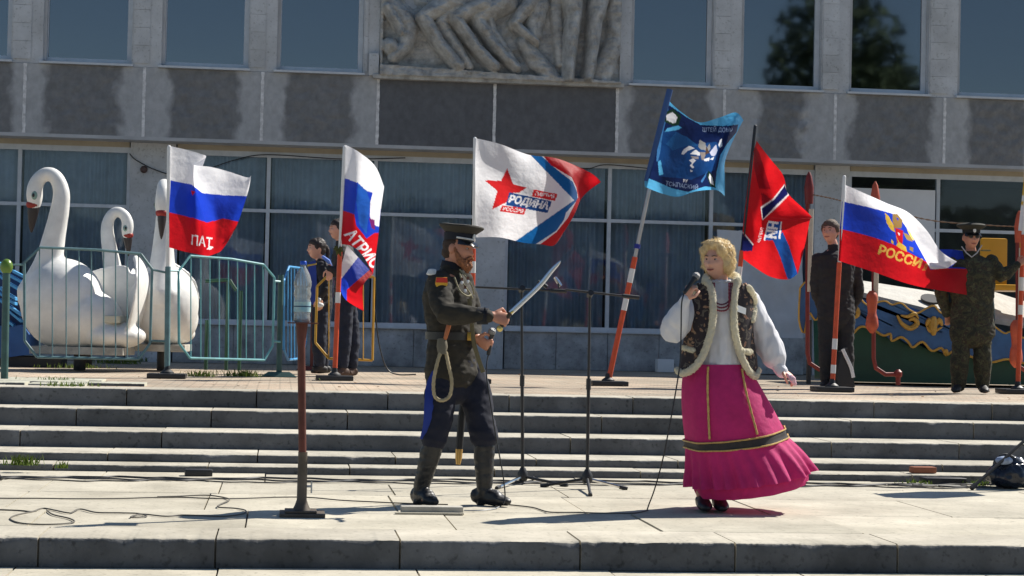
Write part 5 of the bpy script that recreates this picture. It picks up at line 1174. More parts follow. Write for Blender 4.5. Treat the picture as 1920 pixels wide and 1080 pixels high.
# trousers with blue lampas
m_navy = M('navy_wool', s8(26, 29, 44), .9, var=.2, vscale=12, bump=.25, bscale=110, dist=.003)
h = MB(); torso_mb(h, [(J(852, 722), (.165, .13)), (J(850, 690), (.18, .145)), (J(848, 660), (.17, .135))], s_b)
for Hp, Kn, An, w_ in ((Hp_r, Kn_r, An_r, 1), (Hp_l, Kn_l, An_l, 1)):
    e = Kn.lerp(An, .20); h.tube([Hp, Hp.lerp(Kn, .3), Hp.lerp(Kn, .65), Kn.lerp(Hp, .06), Kn.lerp(An, .10), e], [.112, .110, .098, .092, .087, .066], 18, round_ends=True)
put('trousers', remesh(h, .0085, 3, .5, wrinkle(.014, 8, (1, 1, 1.4), 11, .007, 20)), m_navy, mo)
h = MB(); Q = spline([(826, 692, -.19), (812, 722, -.20), (808, 760, -.245), (806, 795, -.24), (800, 822, -.20)], 5); P_ = [J(x - 2, y, d + .06) for x, y, d in Q]; h.tube(P_, [(.040, .014)] * len(P_), 10, side=(1, .4, 0)); h.build('lampas_stripe', M('royal_blue_stripe', s8(32, 54, 135), .85), mo)
# boots
m_boot = M('black_boot', (.014, .0145, .016), .45, var=.25, vscale=8, bump=.2, bscale=25, dist=.006)
for Kn, An, To in ((Kn_r, An_r, To_r), (Kn_l, An_l, To_l)):
    h = MB(); t_ = Kn.lerp(An, .16); h.tube([t_, Kn.lerp(An, .4), Kn.lerp(An, .75), An, An + Vector((0, 0, -.03))], [.068, .068, .058, .05, .052], 16); foot_mb(h, An, To, 1.2, .055)
    h.box(Vector((An.x, An.y, 0)) + Vector((-.045, -.02, .0)), Vector((An.x, An.y, 0)) + Vector((.0, .04, .03)), .006)
    me = remesh(h, .007, 2, .5, wrinkle(.005, 14, (1, 1, 2.2), 5)); put('boot', me, m_boot, mo)
# peaked cap
h = MB(); q = lambda x, y, z: hc + B @ Vector((x, y, z))
cu = (hu - hf.normalized() * .10).normalized()
C0 = q(0, -.004, .055)
h.lathe(C0, [(.094, 0), (.096, .01), (.098, .05)], 32, axis=cu); cap = h.build('cap', M('navy_cap_band', s8(24, 26, 36), .85), mo)
h = MB(); B2 = basis(hf, cu); V = []; Fc = []; n_ = 40; prof = [(.097, .045), (.115, .060), (.135, .076), (.142, .086), (.138, .094), (.11, .100), (.05, .102), (.002, .102)]
for r__, z in prof:
    for k in range(n_):
        a = 2 * math.pi * k / n_; lift = .012 * max(0, math.sin(a)) * (r__ / .14); V.append(C0 + B2 @ Vector((r__ * math.cos(a), r__ * 1.05 * math.sin(a) + .004, z + lift)))
for i in range(len(prof) - 1):
    for k in range(n_): k2 = (k + 1) % n_; Fc.append((i*n_+k, i*n_+k2, (i+1)*n_+k2, (i+1)*n_+k))
h.add(V, Fc); h.build('crown', M('dark_olive_cap', s8(50, 46, 38), .85), cap)
V = []; Fc = []; nn = 20; h = MB()
for k in range(nn + 1):
    a = math.pi * (.12 + .76 * k / nn)
    for (r__, z) in ((.094, .012), (.120, -.004), (.142, -.024), (.141, -.028), (.118, -.009), (.094, .006)):
        w_ = math.sin((a - math.pi * .12) / .76) ** .6 if 0 < k < nn else 0; rr_ = .094 + (r__ - .094) * w_; V.append(C0 + B2 @ Vector((rr_ * math.cos(a), rr_ * math.sin(a), z)))
for k in range(nn):
    for j in range(6): Fc.append((k*6+j, (k+1)*6+j, (k+1)*6+(j+1) % 6, k*6+(j+1) % 6))
h.add(V, Fc); h.build('visor', M('patent_leather', (.012, .012, .013), .12), cap)
h = MB(); h.tube([C0 + B2 @ Vector((.100 * math.cos(math.pi * (.08 + .84 * k / 14)), .100 * math.sin(math.pi * (.08 + .84 * k / 14)), .016)) for k in range(15)], .0065, 8); h.build('cord', m_silver, cap)
h = MB(); h.ell(C0 + B2 @ Vector((0, .103, .036)), (.016, .008, .022), 14, 10, B2); h.build('cockade', m_silver, cap)
# sabre (held), scabbard, whip
sb = thing('sabre', 'curved bright steel sabre raised in the officer\'s right hand', 'sabre', J(947, 600, -.37))
Q = spline([(957, 587, .0165), (984, 562, .016), (1012, 535, .0155), (1034, 508, .014), (1047, 494, .010), (1051, 489, .002)], 5)
h = MB(); h.tube([J(x, y, -.37) for x, y, r in Q], [(r, .0035) for x, y, r in Q], 12, side=(upv * 1 + rgt * -1).cross(Vector((0, 1, 0))).cross(Vector((0, 1, 0)))); h.build('blade', M('bright_steel', (.82, .83, .85), .22, metal=1, var=.03), sb)
h = MB(); h.tube([J(937, 617, -.37), J(957, 587, -.37)], [.014, .013], 12); h.build('grip', M('dark_grip', s8(60, 45, 35), .6), sb)
h = MB(); h.ell(J(937, 616, -.37), (.021, .019, .021), 14, 10); h.build('pommel', M('gilt_brass', s8(225, 200, 120), .3, metal=.7), sb)
h = MB(); h.tube([J(950, 594, -.37) - Vector((.02, 0, .01)), J(957, 587, -.37), J(957, 587, -.37) + Vector((.02, 0, .012))], [.006, .010, .006], 8); h.build('guard', MATS['gilt_brass'], sb)
sc_o = thing('scabbard', 'black scabbard with brass tip hanging behind the officer\'s legs', 'scabbard', J(862, 800, .2))
h = MB(); Q = spline([(884, 640, .20), (878, 700, .22), (867, 770, .22), (861, 842, .22)], 5); h.tube([J(*x) for x in Q], [(.024, .014)] * len(Q), 12, side=(1, 0, 0)); h.build('sheath', m_black, sc_o)
h = MB(); h.tube([J(861, 842, .22), J(860, 858, .22), J(859, 871, .22)], [(.024, .016), (.023, .015), (.014, .012)], 12, side=(1, 0, 0)); h.build('brass_tip', M('worn_brass', s8(205, 165, 95), .35, metal=.5), sc_o)
wp = thing('whip', 'braided tan riding whip looped at the officer\'s belt', 'whip', J(828, 680, -.24))
h = MB(); Q = spline([(828, 655, -.23), (820, 680, -.25), (813, 715, -.26), (815, 742, -.26), (828, 751, -.26), (843, 742, -.26), (847, 715, -.26), (841, 685, -.25), (836, 660, -.23)], 6); h.tube([J(*x) for x in Q], [.0105 + .002 * (i % 2) for i in range(len(Q))], 8); h.build('lash', M('tan_rope', s8(165, 150, 118), .85, var=.2, vscale=40), wp)
h = MB(); h.tube([J(829, 636, -.21), J(829, 650, -.23), J(829, 664, -.235)], [(.03, .016), (.036, .018), (.026, .014)], 12, side=(1, 0, 0)); h.build('leather_keeper', M('grey_leather', s8(112, 104, 86), .7), wp)
h = MB(); h.tube([J(846, 592, -.23), J(841, 612, -.24), J(835, 634, -.22)], [.012, .015, .013], 10, round_ends=True); h.build('handle', M('orange_brown_wood', s8(165, 95, 55), .5), wp)
# microphone in his other hand
m_grille = M('grey_grille', (.30, .30, .30), .4, metal=.6, bump=.6, bscale=400)
def microphone(label, A, B_, cable_pts=None):
    o = thing('microphone', label, 'microphone', A); A, B_ = Vector(A), Vector(B_); d = (B_ - A).normalized()
    h = MB(); h.tube([A, A.lerp(B_, .7), A.lerp(B_, .85)], [.012, .016, .021], 12); h.build('body', m_black, o)
    h = MB(); h.ell(B_ - d * .005, (.026, .026, .027), 16, 12); h.build('grille', m_grille, o)
    if cable_pts:
        h = MB(); h.tube([Vector(p) for p in cable_pts], .0045, 6); h.build('cable', m_black, o)
    return o
gd_ = Vector((.55, -.55, -.35)).normalized(); gn_ = Vector((.6, .6, .3)); gn_ = (gn_ - gd_ * gn_.dot(gd_)).normalized(); gp_ = Wr_l + gd_ * .092 + gn_ * .030; mA, mB_ = gp_ + Vector((-.01, .0, -.07)), gp_ + Vector((.01, -.01, .085))
qq = spline([(*proj(mA), mA.y - YM), (912, 700, -.20), (922, 770, -.22), (932, 830, -.22), (943, 890, -.22), (947, 930, -.24), (944, 945, -.26)], 6)
microphone('black microphone held at the waist in the officer\'s left hand', mA, mB_, [J(*x) for x in qq])

# ------------------------------------------------------------------ the singer
YF = atZ(1333, 957, 0).y
J = lambda x, y, d=0: atY(x, y, YF + d)
wo = thing('person', 'blonde woman singing in white blouse, fur trimmed waistcoat and long magenta skirt', 'person', Vector((J(1340, 900).x, YF, 0)))
f_b = Vector((-.22, -.975, 0)); s_b = Vector((-.975, .22, 0)); hf = Vector((-.66, -.75, -.04)); hu = Vector((.02, 0, 1)); hc = J(1344, 489, -.02); B = basis(hf, hu)
Sh_r, El_r, Wr_r = J(1308, 560, .0), J(1262, 618, -.08), J(1286, 562, -.20)
Sh_l, El_l, Wr_l = J(1402, 560, .04), J(1434, 634, .06), J(1463, 692, .0)
b = head_mb(hc, hf, hu, .98)
b.tube([J(1353, 548), J(1352, 530), hc + B @ Vector((0, -.02, -.06))], [.056, .05, .05], 14)
torso_mb(b, [(J(1345, 715), (.175, .13)), (J(1346, 685), (.165, .12)), (J(1349, 650), (.14, .11)), (J(1351, 600), (.16, .125)), (J(1353, 565), (.165, .10)), (J(1353, 545), (.10, .07))], s_b)
limb(b, Sh_r, El_r, Wr_r, .046, .036, .025); limb(b, Sh_l, El_l, Wr_l, .046, .036, .025)
for x1, x2 in ((1328, 1316), (1366, 1347)):
    limb(b, J(x1, 715), J((x1 + x2) / 2, 830, -.03), J(x2, 928, 0), .085, .055, .038); foot_mb(b, J(x2, 932, 0), Vector((J(x2 + 5, 950, -.15).x, YF - .13, .016)), .75, .034)
hand_mb(b, Wr_r, Vector((.25, -.25, .93)), Vector((.75, .55, -.1)), Vector((.2, -.9, .2)), .95, (1.0, 1.2, .8), .7)
hand_mb(b, Wr_l, Vector((.78, -.25, -.5)), Vector((-.4, .3, -.85)), Vector((.2, -.9, .1)), .95, (.5, .6, .5), .35, .08)
put('body', remesh(b, .0062, 2, .5), m_skin, wo)
face_parts(wo, hc, hf, hu, .98, (.14, .09, .05))
m_blond = M('blond_hair', s8(244, 226, 180), .5, var=.2, vscale=30, bump=.5, bscale=70, dist=.008, c2=s8(214, 186, 132), transl=.3)
h = MB(); q = lambda x, y, z: hc + B @ Vector((x, y, z))
h.ell(q(0, -.03, .046), (.100, .108, .098), 24, 18, B); h.ell(q(.03, -.10, .02), (.07, .05, .09), 18, 12, B); h.ell(q(0, .040, .100), (.076, .050, .036), 20, 12, B); h.ell(q(.068, -.03, .0), (.042, .062, .085), 16, 12, B); h.ell(q(-.068, -.03, .0), (.042, .062, .085), 16, 12, B); h.ell(q(0, -.08, -.02), (.078, .05, .085), 18, 12, B); h.ell(q(.055, .05, .065), (.04, .035, .04), 12, 10, B); h.ell(q(-.055, .05, .065), (.04, .035, .04), 12, 10, B)
put('hair', remesh(h, .006, 2, .5, lambda co, no: fur(.003, 80)(fur(.010, 20)(co, no), no)), m_blond, wo); fuzz(wo.children[-1] if False else bpy.data.objects[[c.name for c in wo.children if c.name.startswith('hair')][0]], 'hair_strands', m_blond, wo, 3500, .032, .0011, Vector((.25, .05, -1)), 1.0)
# blouse
m_blouse = M('white_blouse', (.74, .74, .77), .75, var=.05, vscale=8, transl=.12)
h = MB(); torso_mb(h, [(J(1346, 692), (.175, .135)), (J(1348, 660), (.160, .130)), (J(1350, 620), (.165, .138)), (J(1352, 588), (.172, .138)), (J(1353, 562), (.172, .11)), (J(1353, 546), (.115, .08))], s_b)
def puff(S, E, W, r):
    h.tube([S, S.lerp(E, .4), S.lerp(E, .8), E, E.lerp(W, .35), E.lerp(W, .7), E.lerp(W, .88), W], [r[0], r[1], r[2], r[3], r[4], r[5], r[6], r[7]], 18, round_ends=True)
puff(Sh_r, El_r, Wr_r, (.070, .080, .092, .094, .080, .058, .04, .037)); puff(Sh_l, El_l, Wr_l, (.070, .078, .088, .092, .088, .07, .045, .036))
h.tube([J(1353, 548), J(1353, 538), J(1352, 529)], [.064, .060, .062], 16)
put('blouse', remesh(h, .0085, 3, .5, wrinkle(.013, 10, (1.4, 1.4, .6), 2, .007, 24)), m_blouse, wo)
h = MB()
for k in range(22):
    a = 2 * math.pi * k / 22; rr_ = .060 + .010 * (k % 2); h.ell(J(1352, 527 + 1.5 * (k % 2)) + Vector((rr_ * math.cos(a), rr_ * .9 * math.sin(a), 0)), (.013, .013, .012), 8, 6)
put('collar_frill', remesh(h, .006, 1), m_blouse, wo)
h = MB(); h.tube([J(1455, 682, .01), J(1466, 697, -.005)], [.040, .042], 14, round_ends=True); put('cuff', remesh(h, .006, 1, .5, wrinkle(.005, 40)), m_blouse, wo)
# skirt: surface S(t, a)
RG = [(1283, 683, 1402, 683, .145), (1279, 730, 1424, 722, .20), (1281, 780, 1450, 768, .25), (1287, 826, 1467, 800, .285), (1288, 839, 1473, 815, .295), (1290, 875, 1499, 845, .33), (1293, 910, 1517, 876, .37), (1303, 931, 1516, 896, .37)]
RGs = spline(RG, 8)
def S(t, a, pleat=0.0, np_=26, off=0.0):
    i = min(max(t, 0) * 8, len(RGs) - 1.001); k = int(i); r_ = RGs[k] * (1 - (i - k)) + RGs[k + 1] * (i - k)
    L_, R_ = J(r_[0], r_[1]), J(r_[2], r_[3]); c_ = (L_ + R_) / 2; u = (R_ - L_) / 2; v = Vector((0, r_[4], 0))
    mlt = 1 + off / max(.1, u.length) + pleat * (math.sin(a * np_ + 1.3 * math.sin(a * 3)) * .6 + .4 * math.sin(a * np_ * .53 + 2) )
    sag = Vector((0, 0, -.03 * max(0, -math.sin(a)) * min(1, t / 4)))
    return c_ + u * (math.cos(a) * mlt) + v * (math.sin(a) * mlt) + sag
def skirt_part(name, t0, t1, mat, p0, p1, off=0.0, nt=24, na=180, off1=None, np_=26):
    V = []
    for j in range(nt + 1):
        w_ = j / nt
        for i in range(na + 1): V.append(S(t0 + (t1 - t0) * w_, 2 * math.pi * i / na, p0 + (p1 - p0) * w_ ** 1.3, np_, off + ((off1 if off1 is not None else off) - off) * w_))
    h = MB(); h.grid(V, na, nt); return h.build(name, mat, wo, angle=180)
m_mag = M('magenta_cloth', s8(200, 44, 116), .8, var=.12, vscale=9, transl=.25, bump=.35, bscale=26, dist=.015)
skirt_part('skirt', 0, 4.0, m_mag, .010, .034, 0, 30, 180, None, 9); skirt_part('ruffle', 4.0, 6.0, m_mag, .012, .085, .004, 24, 300, .02); skirt_part('underskirt', 5.4, 7.0, m_mag, .02, .030, -.03, 12, 200, -.02, 17)
bnd = skirt_part('skirt_band', 3.05, 3.95, M('black_gold_band', s8(46, 38, 34), .6, var=.3, vscale=40), .032, .034, .008, 4, 180, None, 9)
m_trim = M('gold_trim', s8(196, 160, 92), .5, var=.3, vscale=50)
for t_ in (3.0, 4.0):
    h = MB(); h.tube([S(t_, 2 * math.pi * i / 140, .033, 9, .012) for i in range(141)], .0055, 6); h.build('gold_piping', m_trim, bnd)
def trim(pts):
    out = []
    for (x, y) in pts:
        best = min(((abs(proj(S(t, a, 0, 9, 0))[0] - x) + abs(proj(S(t, a, 0, 9, 0))[1] - y)), t, a) for t in np.linspace(0, 3.2, 26) for a in np.linspace(math.pi * 1.05, math.pi * 1.98, 50)); out.append((best[1], best[2]))
    Q = spline(out, 6); h = MB(); h.tube([S(t, a, .010 + .024 * t / 4, 9, .012) for t, a in Q], [.006 + .002 * (i % 2) for i in range(len(Q))], 6); h.build('gold_seam', m_trim, wo)
trim([(1327, 690), (1329, 740), (1332, 790), (1334, 824)]); trim([(1388, 690), (1397, 730), (1408, 775), (1417, 812)])
# shoes
for x2 in (1316, 1347):
    h = MB(); foot_mb(h, J(x2, 934, 0), Vector((J(x2 + 7, 950, -.16).x, YF - .18, .004)), 1.12, .05); put('shoe', remesh(h, .007, 2), m_boot, wo)
# waistcoat panels over the blouse, fur edging
m_vest = bpy.data.materials.new('paisley_waistcoat'); m_vest.use_nodes = True; t = m_vest.node_tree; n = t.nodes; bs = n['Principled BSDF']; bs.inputs['Roughness'].default_value = .8
tc = n.new('ShaderNodeTexCoord'); vo = n.new('ShaderNodeTexVoronoi'); vo.inputs['Scale'].default_value = 24; vo.feature = 'SMOOTH_F1'; nz = n.new('ShaderNodeTexNoise'); nz.inputs['Scale'].default_value = 14
mxv = n.new('ShaderNodeMix'); mxv.data_type = 'VECTOR'; mxv.inputs[0].default_value = .12; t.links.new(tc.outputs['Object'], mxv.inputs[4]); t.links.new(nz.outputs['Color'], mxv.inputs[5]); t.links.new(tc.outputs['Object'], nz.inputs['Vector']); t.links.new(mxv.outputs[1], vo.inputs['Vector'])
rp = n.new('ShaderNodeValToRGB'); t.links.new(vo.outputs['Distance'], rp.inputs[0]); els = rp.color_ramp.elements
els[0].position = .0; els[0].color = (*s8(120, 60, 60), 1); els[1].position = 1; els[1].color = (*s8(40, 32, 34), 1)
for ps, cc in ((.22, s8(150, 120, 92)), (.30, s8(46, 36, 38)), (.55, s8(40, 32, 36)), (.62, s8(105, 96, 84)), (.7, s8(44, 34, 36))):
    e = els.new(ps); e.color = (*cc, 1)
t.links.new(rp.outputs[0], bs.inputs['Base Color'])
vc = spline([(530, 1353, 60, .13), (545, 1353, 62, .145), (575, 1352, 62, .165), (620, 1350, 64, .172), (660, 1347, 70, .175), (705, 1344, 78, .20)], 6)   # y, centre, half width px, depth radius
def vrow(y):
    ys = vc[:, 0]; return [np.interp(y, ys, vc[:, k]) for k in (1, 2, 3)]
def vpt(x, y, back=False, off=0.0):
    cx_, hw, dr = vrow(y); u = max(-1, min(1, (x - cx_) / hw)); d = math.sqrt(max(0, 1 - u * u)) * (dr + off); return J(x, y, d if back else -d)
def sheet(name, rows, mat, parent, back=False, nu=26, nv=40):
    ys = [r[0] for r in rows]; V = []
    for j in range(nv + 1):
        y = ys[0] + (ys[-1] - ys[0]) * j / nv; xa = np.interp(y, ys, [r[1] for r in rows]); xb = np.interp(y, ys, [r[2] for r in rows])
        for i in range(nu + 1): V.append(vpt(xa + (xb - xa) * (i / nu if not back else .5 - .5 * math.cos(math.pi * i / nu)), y, back) + Vector((0, 0, .006 * math.sin(i * .9 + j * .3))))
    h = MB(); h.grid(V, nu, nv); o = h.build(name, mat, parent, angle=180); md = o.modifiers.new('thickness', 'SOLIDIFY'); md.thickness = .012; md.offset = 0; return o
Lr = [(532, 1308, 1332), (560, 1292, 1337), (600, 1288, 1335), (640, 1283, 1326), (675, 1276, 1312), (702, 1271, 1288)]
Rr = [(532, 1374, 1400), (560, 1376, 1412), (600, 1376, 1410), (640, 1383, 1413), (675, 1394, 1418), (706, 1410, 1421)]
vl = sheet('waistcoat_front', Lr, m_vest, wo); vr = sheet('waistcoat_front', Rr, m_vest, wo)
sheet('waistcoat_back', [(532, 1308, 1400), (560, 1292, 1412), (600, 1288, 1410), (640, 1283, 1413), (675, 1276, 1418), (702, 1271, 1421)], m_vest, wo, True)
m_fur = M('cream_fur', s8(235, 228, 205), .95, var=.08, vscale=60, bump=.4, bscale=170, dist=.008, transl=.4)
def fur_trim(pts, r, name='fur_edge', off=.012):
    Q = spline(pts, 6); h = MB(); P_ = [vpt(x, y, False, off) for x, y in Q]; h.tube(P_, r * .95, 14, round_ends=True); o_ = put(name, remesh(h, .006, 1, .5, fur(.005, 60)), m_fur, wo); fuzz(o_, 'fur_fibres', m_fur, wo, int(130 * len(pts) ** 1.5), .0075, .0012)
fur_trim([(1322, 526), (1333, 540), (1337, 570), (1336, 605), (1328, 640), (1316, 670), (1298, 692), (1280, 700), (1271, 694)], .025)
fur_trim([(1384, 526), (1378, 545), (1376, 580), (1377, 615), (1383, 645), (1393, 675), (1407, 700), (1416, 705), (1421, 694)], .024)
h = MB(); Q = spline([vpt(1324, 528, False, .012)[:], J(1326, 519, .03)[:], J(1340, 514, .09)[:], J(1353, 513, .105)[:], J(1368, 514, .09)[:], J(1381, 519, .03)[:], vpt(1382, 528, False, .012)[:]], 5); h.tube([Vector(v) for v in Q], .024, 14, round_ends=True); o_ = put('fur_collar', remesh(h, .006, 1, .5, fur(.005, 60)), m_fur, wo); fuzz(o_, 'fur_fibres', m_fur, wo, 3000, .0075, .0012)
fur_trim([(1404, 540), (1412, 555), (1414, 575), (1410, 600)], .024, 'armhole_fur', .02); fur_trim([(1304, 540), (1296, 555)], .018, 'armhole_fur', .02)
fur_trim([(1281, 652), (1290, 655), (1299, 657)], .019, 'pocket_fur', .02); fur_trim([(1391, 658), (1400, 660), (1406, 660)], .021, 'pocket_fur', .02)
# necklaces, name badge
for k_, (dx, yb, mt) in enumerate(((0, 577, M('dark_red_beads', s8(120, 26, 44), .3)), (3, 571, M('navy_red_beads', s8(90, 40, 60), .3)), (6, 583, MATS['dark_red_beads']))):
    Q = spline([(1333 + dx, 530), (1334 + dx, 550), (1341, yb - 6), (1353, yb), (1366, yb - 6), (1373 - dx, 550), (1373 - dx, 530)], 7); h = MB(); P_ = [vpt(x, y, False, .004 * k_ + .006) for x, y in Q]; h.tube(P_, [.0062 if i % 2 else .004 for i in range(len(P_))], 6); h.build('necklace', mt, wo)
h = MB(); P_ = [vpt(x, y, False, .03) for x, y in ((1381, 571), (1399, 578), (1398, 590), (1380, 583))]; h.prism(P_, (0, -.003, 0)); h.build('name_badge', m_white, wo, smooth=False)
h = MB(); a_ = Wr_l + Vector((.72, -.3, -.55)).normalized() * .09; h.tube([a_ + Vector((-.03, -.02, .015)), a_ + Vector((0, -.03, -.01)), a_ + Vector((.02, -.02, -.045))], [(.012, .01), (.026, .016), (.012, .01)], 10, round_ends=True)
tag(put('handkerchief', remesh(h, .005, 1, .5, fur(.004, 60)), M('pink_cloth', s8(222, 180, 190), .8), wo))
mA, mB_ = J(1283, 549, -.27), J(1306, 517, -.22)
qq = spline([(1283, 549, -.27), (1278, 570, -.28), (1277, 620, -.29), (1275, 680, -.32), (1266, 740, -.34), (1255, 800, -.34), (1243, 860, -.30), (1228, 915, -.2), (1217, 945, -.1)], 6)
Pc = [J(*x) for x in qq] + [atZ(1213, 957, .008)]
microphone('black microphone with trailing cable held to the singer\'s mouth', mA, mB_, Pc)
# ------------------------------------------------------------------ people on the terrace
def standing(label, Y, head, hf, crown_chin, neck, shoulders, elbows, wrists, hips, knees, ankles, toes, top, trousers, shoes, hair=None, skin=m_skin, bulk=1.0, hem=None, hand_dirs=None, hair_fn=None, side=None, coat_extra=None, seed=0, cuts=(.07, .09)):
    J = lambda p: atY(p[0], p[1], Y + (p[2] if len(p) > 2 else 0))
    lo = J(((ankles[0][0] + ankles[1][0]) / 2, 700)); o = thing('person', label, 'person', Vector((lo.x, Y, TERR)), None)
    hf = Vector(hf).normalized(); c = J(head); k = (J((head[0], crown_chin[0])) - J((head[0], crown_chin[1]))).length / .236; B = basis(hf, (0, 0, 1))
    S0, S1 = J(shoulders[0]), J(shoulders[1]); sd = Vector(side).normalized() if side else (S0 - S1).normalized(); nk = J(neck); H0, H1 = J(hips[0]), J(hips[1]); pel = (H0 + H1) / 2; sw = max((S0 - S1).length / 2, .16)
    ch = nk.lerp(pel, .3); wa = nk.lerp(pel, .68)
    def tor(g): return [(pel + Vector((0, 0, -.06)), (sw * .86 * g, .115 * g)), (pel, (sw * .88 * g, .12 * g)), (wa, (sw * .82 * g, .11 * g)), (ch, (sw * .95 * g, .125 * g)), (nk.lerp(pel, .10), (sw * .92 * g, .10 * g)), (nk, (.065, .06))]
    b = head_mb(c, hf, (0, 0, 1), k); b.tube([nk, c + B @ Vector((0, -.02, -.07)) * k], [.058, .054], 12); torso_mb(b, tor(.9), sd)
    A0, A1 = J(ankles[0]), J(ankles[1]); T = []
    for i in range(2):
        limb(b, J(shoulders[i]), J(elbows[i]), J(wrists[i]), .048, .038, .027); limb(b, J(hips[i]), J(knees[i]), J(ankles[i]), .08, .055, .04)
        t = J(toes[i]); t.z = TERR + .004; T.append(t); foot_mb(b, J(ankles[i]), t)
        d, n_, ts = (hand_dirs or ((Vector((0, -.1, -1)), sd * (-1 if i == 0 else 1), hf),) * 2)[i]; hand_mb(b, J(wrists[i]), d, n_, ts, 1.0, (.45, .5, .35), .3)
    put('body', remesh(b, .0075, 2, .5), skin, o); face_parts(o, c, hf, (0, 0, 1), k)
    h = MB(); tt = tor(1.12 * bulk)
    if hem: tt[0] = (pel + Vector((0, 0, -hem)), (sw * 1.02 * bulk, .15 * bulk))
    torso_mb(h, tt, sd)
    for i in range(2):
        W = J(elbows[i]).lerp(J(wrists[i]), .92); limb(h, J(shoulders[i]), J(elbows[i]), W, .072 * bulk, .06 * bulk, .046 * bulk)
    h.tube([nk + Vector((0, 0, -.03)), nk + Vector((0, 0, .045))], [.08, .072], 14)
    put('jacket', remesh(h, .010, 3, .5, wrinkle(.012, 9, (1, 1, 1.4), seed, .007, 22)), top, o)
    h = MB(); torso_mb(h, [(pel + Vector((0, 0, -.10)), (sw * .85, .12)), (pel + Vector((0, 0, .02)), (sw * .9, .125))], sd)
    for i in range(2): limb(h, J(hips[i]), J(knees[i]), J(ankles[i]) + Vector((0, 0, .02)), .10, cuts[1], cuts[0])
    put('trousers', remesh(h, .010, 3, .5, wrinkle(.010, 9, (1, 1, 1.6), seed + 4)), trousers, o)
    for i in range(2):
        h = MB(); foot_mb(h, J(ankles[i]), T[i], 1.18, .05); put('shoe', remesh(h, .009, 2), shoes, o)
    if hair:
        h = MB(); q = lambda x, y, z: c + B @ Vector((x, y, z)) * k
        h.ell(q(0, -.02, .035), (.082 * k, .090 * k, .092 * k), 22, 14, B); h.ell(q(0, -.05, -.02), (.068 * k, .055 * k, .06 * k), 18, 12, B)
        h.ell(q(0, .020, .058), (.072 * k, .070 * k, .062 * k), 20, 14, B); h.ell(q(.068 * k, -.005, .03), (.02 * k, .05 * k, .05 * k), 12, 8, B); h.ell(q(-.068 * k, -.005, .03), (.02 * k, .05 * k, .05 * k), 12, 8, B)
        if hair_fn: hair_fn(h, q, k)
        put('hair', remesh(h, .008, 2, .5, fur(.005, 50)), hair, o)
    return o, c, B, k, J, sd
m_jeans = M('dark_jeans', s8(30, 36, 52), .85, var=.25, vscale=8); m_bshoe = M('brown_boot', s8(78, 58, 48), .7, var=.2); m_dshoe = M('dark_shoe', s8(38, 36, 36), .6)
m_dkhair = M('dark_hair', s8(44, 34, 30), .6, var=.3, vscale=50); m_lthair = M('cropped_brown_hair', s8(92, 78, 66), .8, var=.2, vscale=60)
m_bjack = M('royal_blue_jacket', s8(34, 58, 140), .7, var=.2, vscale=5); m_bk = M('black_jacket', s8(38, 37, 40), .8, var=.2, vscale=8)
def pony(h, q, k):
    pts = spline([(0, -.09, .03), (.0, -.125, .0), (0, -.13, -.06), (0, -.12, -.12), (0, -.10, -.16)], 4); h.tube([q(*p) for p in pts], [.028, .03, .03, .026, .025, .025, .024, .024, .022, .022, .02, .02, .018, .016, .014, .012, .008][:len(pts)], 10, round_ends=True)
Yg = atZ(600, 701, TERR).y
gr, c, B, k, Jg, sd = standing('girl with dark ponytail in a blue and black jacket, facing left by the orange pole', Yg, (594, 466, -.02), (-.97, -.22, 0), (446, 485), (602, 492), ((602, 500, -.17), (608, 500, .17)), ((610, 535, -.21), (612, 540, .2)), ((600, 560, -.24), (604, 568, .2)), ((602, 570, -.08), (604, 570, .08)), ((598, 630, -.08), (606, 630, .08)), ((600, 684, -.08), (606, 684, .08)), ((586, 698, -.1), (590, 698, .06)), m_bk, m_jeans, m_dshoe, m_dkhair, hair_fn=pony, side=(.15, -1, 0), seed=1)
h = MB(); P_ = [Jg(p) for p in ((578, 492, -.16), (592, 488, -.19), (594, 530, -.2), (592, 572, -.19), (580, 570, -.16), (578, 530, -.15))]; h.prism(P_, (0, -.015, 0)); h.build('blue_front', m_bjack, gr, smooth=False)
h = MB(); h.tube([Jg((606, 482, -.14)), Jg((616, 490, -.18)), Jg((622, 500, -.17))], [.02, .028, .012], 8, round_ends=True); h.build('blue_collar', M('pale_blue_trim', s8(110, 140, 215), .7), gr)
h = MB(); h.tube([Jg((576, 498, -.17)), Jg((594, 495, -.20))], .012, 8); h.build('yellow_stripe', M('yellow_stripe', s8(205, 170, 70), .7), gr)
h = MB(); h.ell(Jg((600, 572, -.3)), (.05, .035, .03), 10, 8); h.ell(Jg((597, 562, -.3)), (.035, .03, .03), 10, 8); put('white_glove', remesh(h, .008, 1), m_white, gr)
Yp = atZ(650, 706, TERR).y
standing('person in dark clothes and brown boots mostly hidden behind the second flag', Yp, (634, 430, 0), (-.95, -.3, 0), (411, 450), (642, 458), ((640, 468, -.19), (650, 468, .19)), ((634, 515, -.24), (652, 520, .22)), ((618, 503, -.30), (640, 560, .2)), ((648, 555, -.08), (652, 555, .08)), ((646, 625, -.08), (660, 625, .08)), ((642, 686, -.08), (660, 688, .08)), ((632, 702, -.12), (650, 705, .0)), m_bk, m_jeans, m_bshoe, m_dkhair, side=(.15, -1, 0), seed=2)
Yy = 20.7
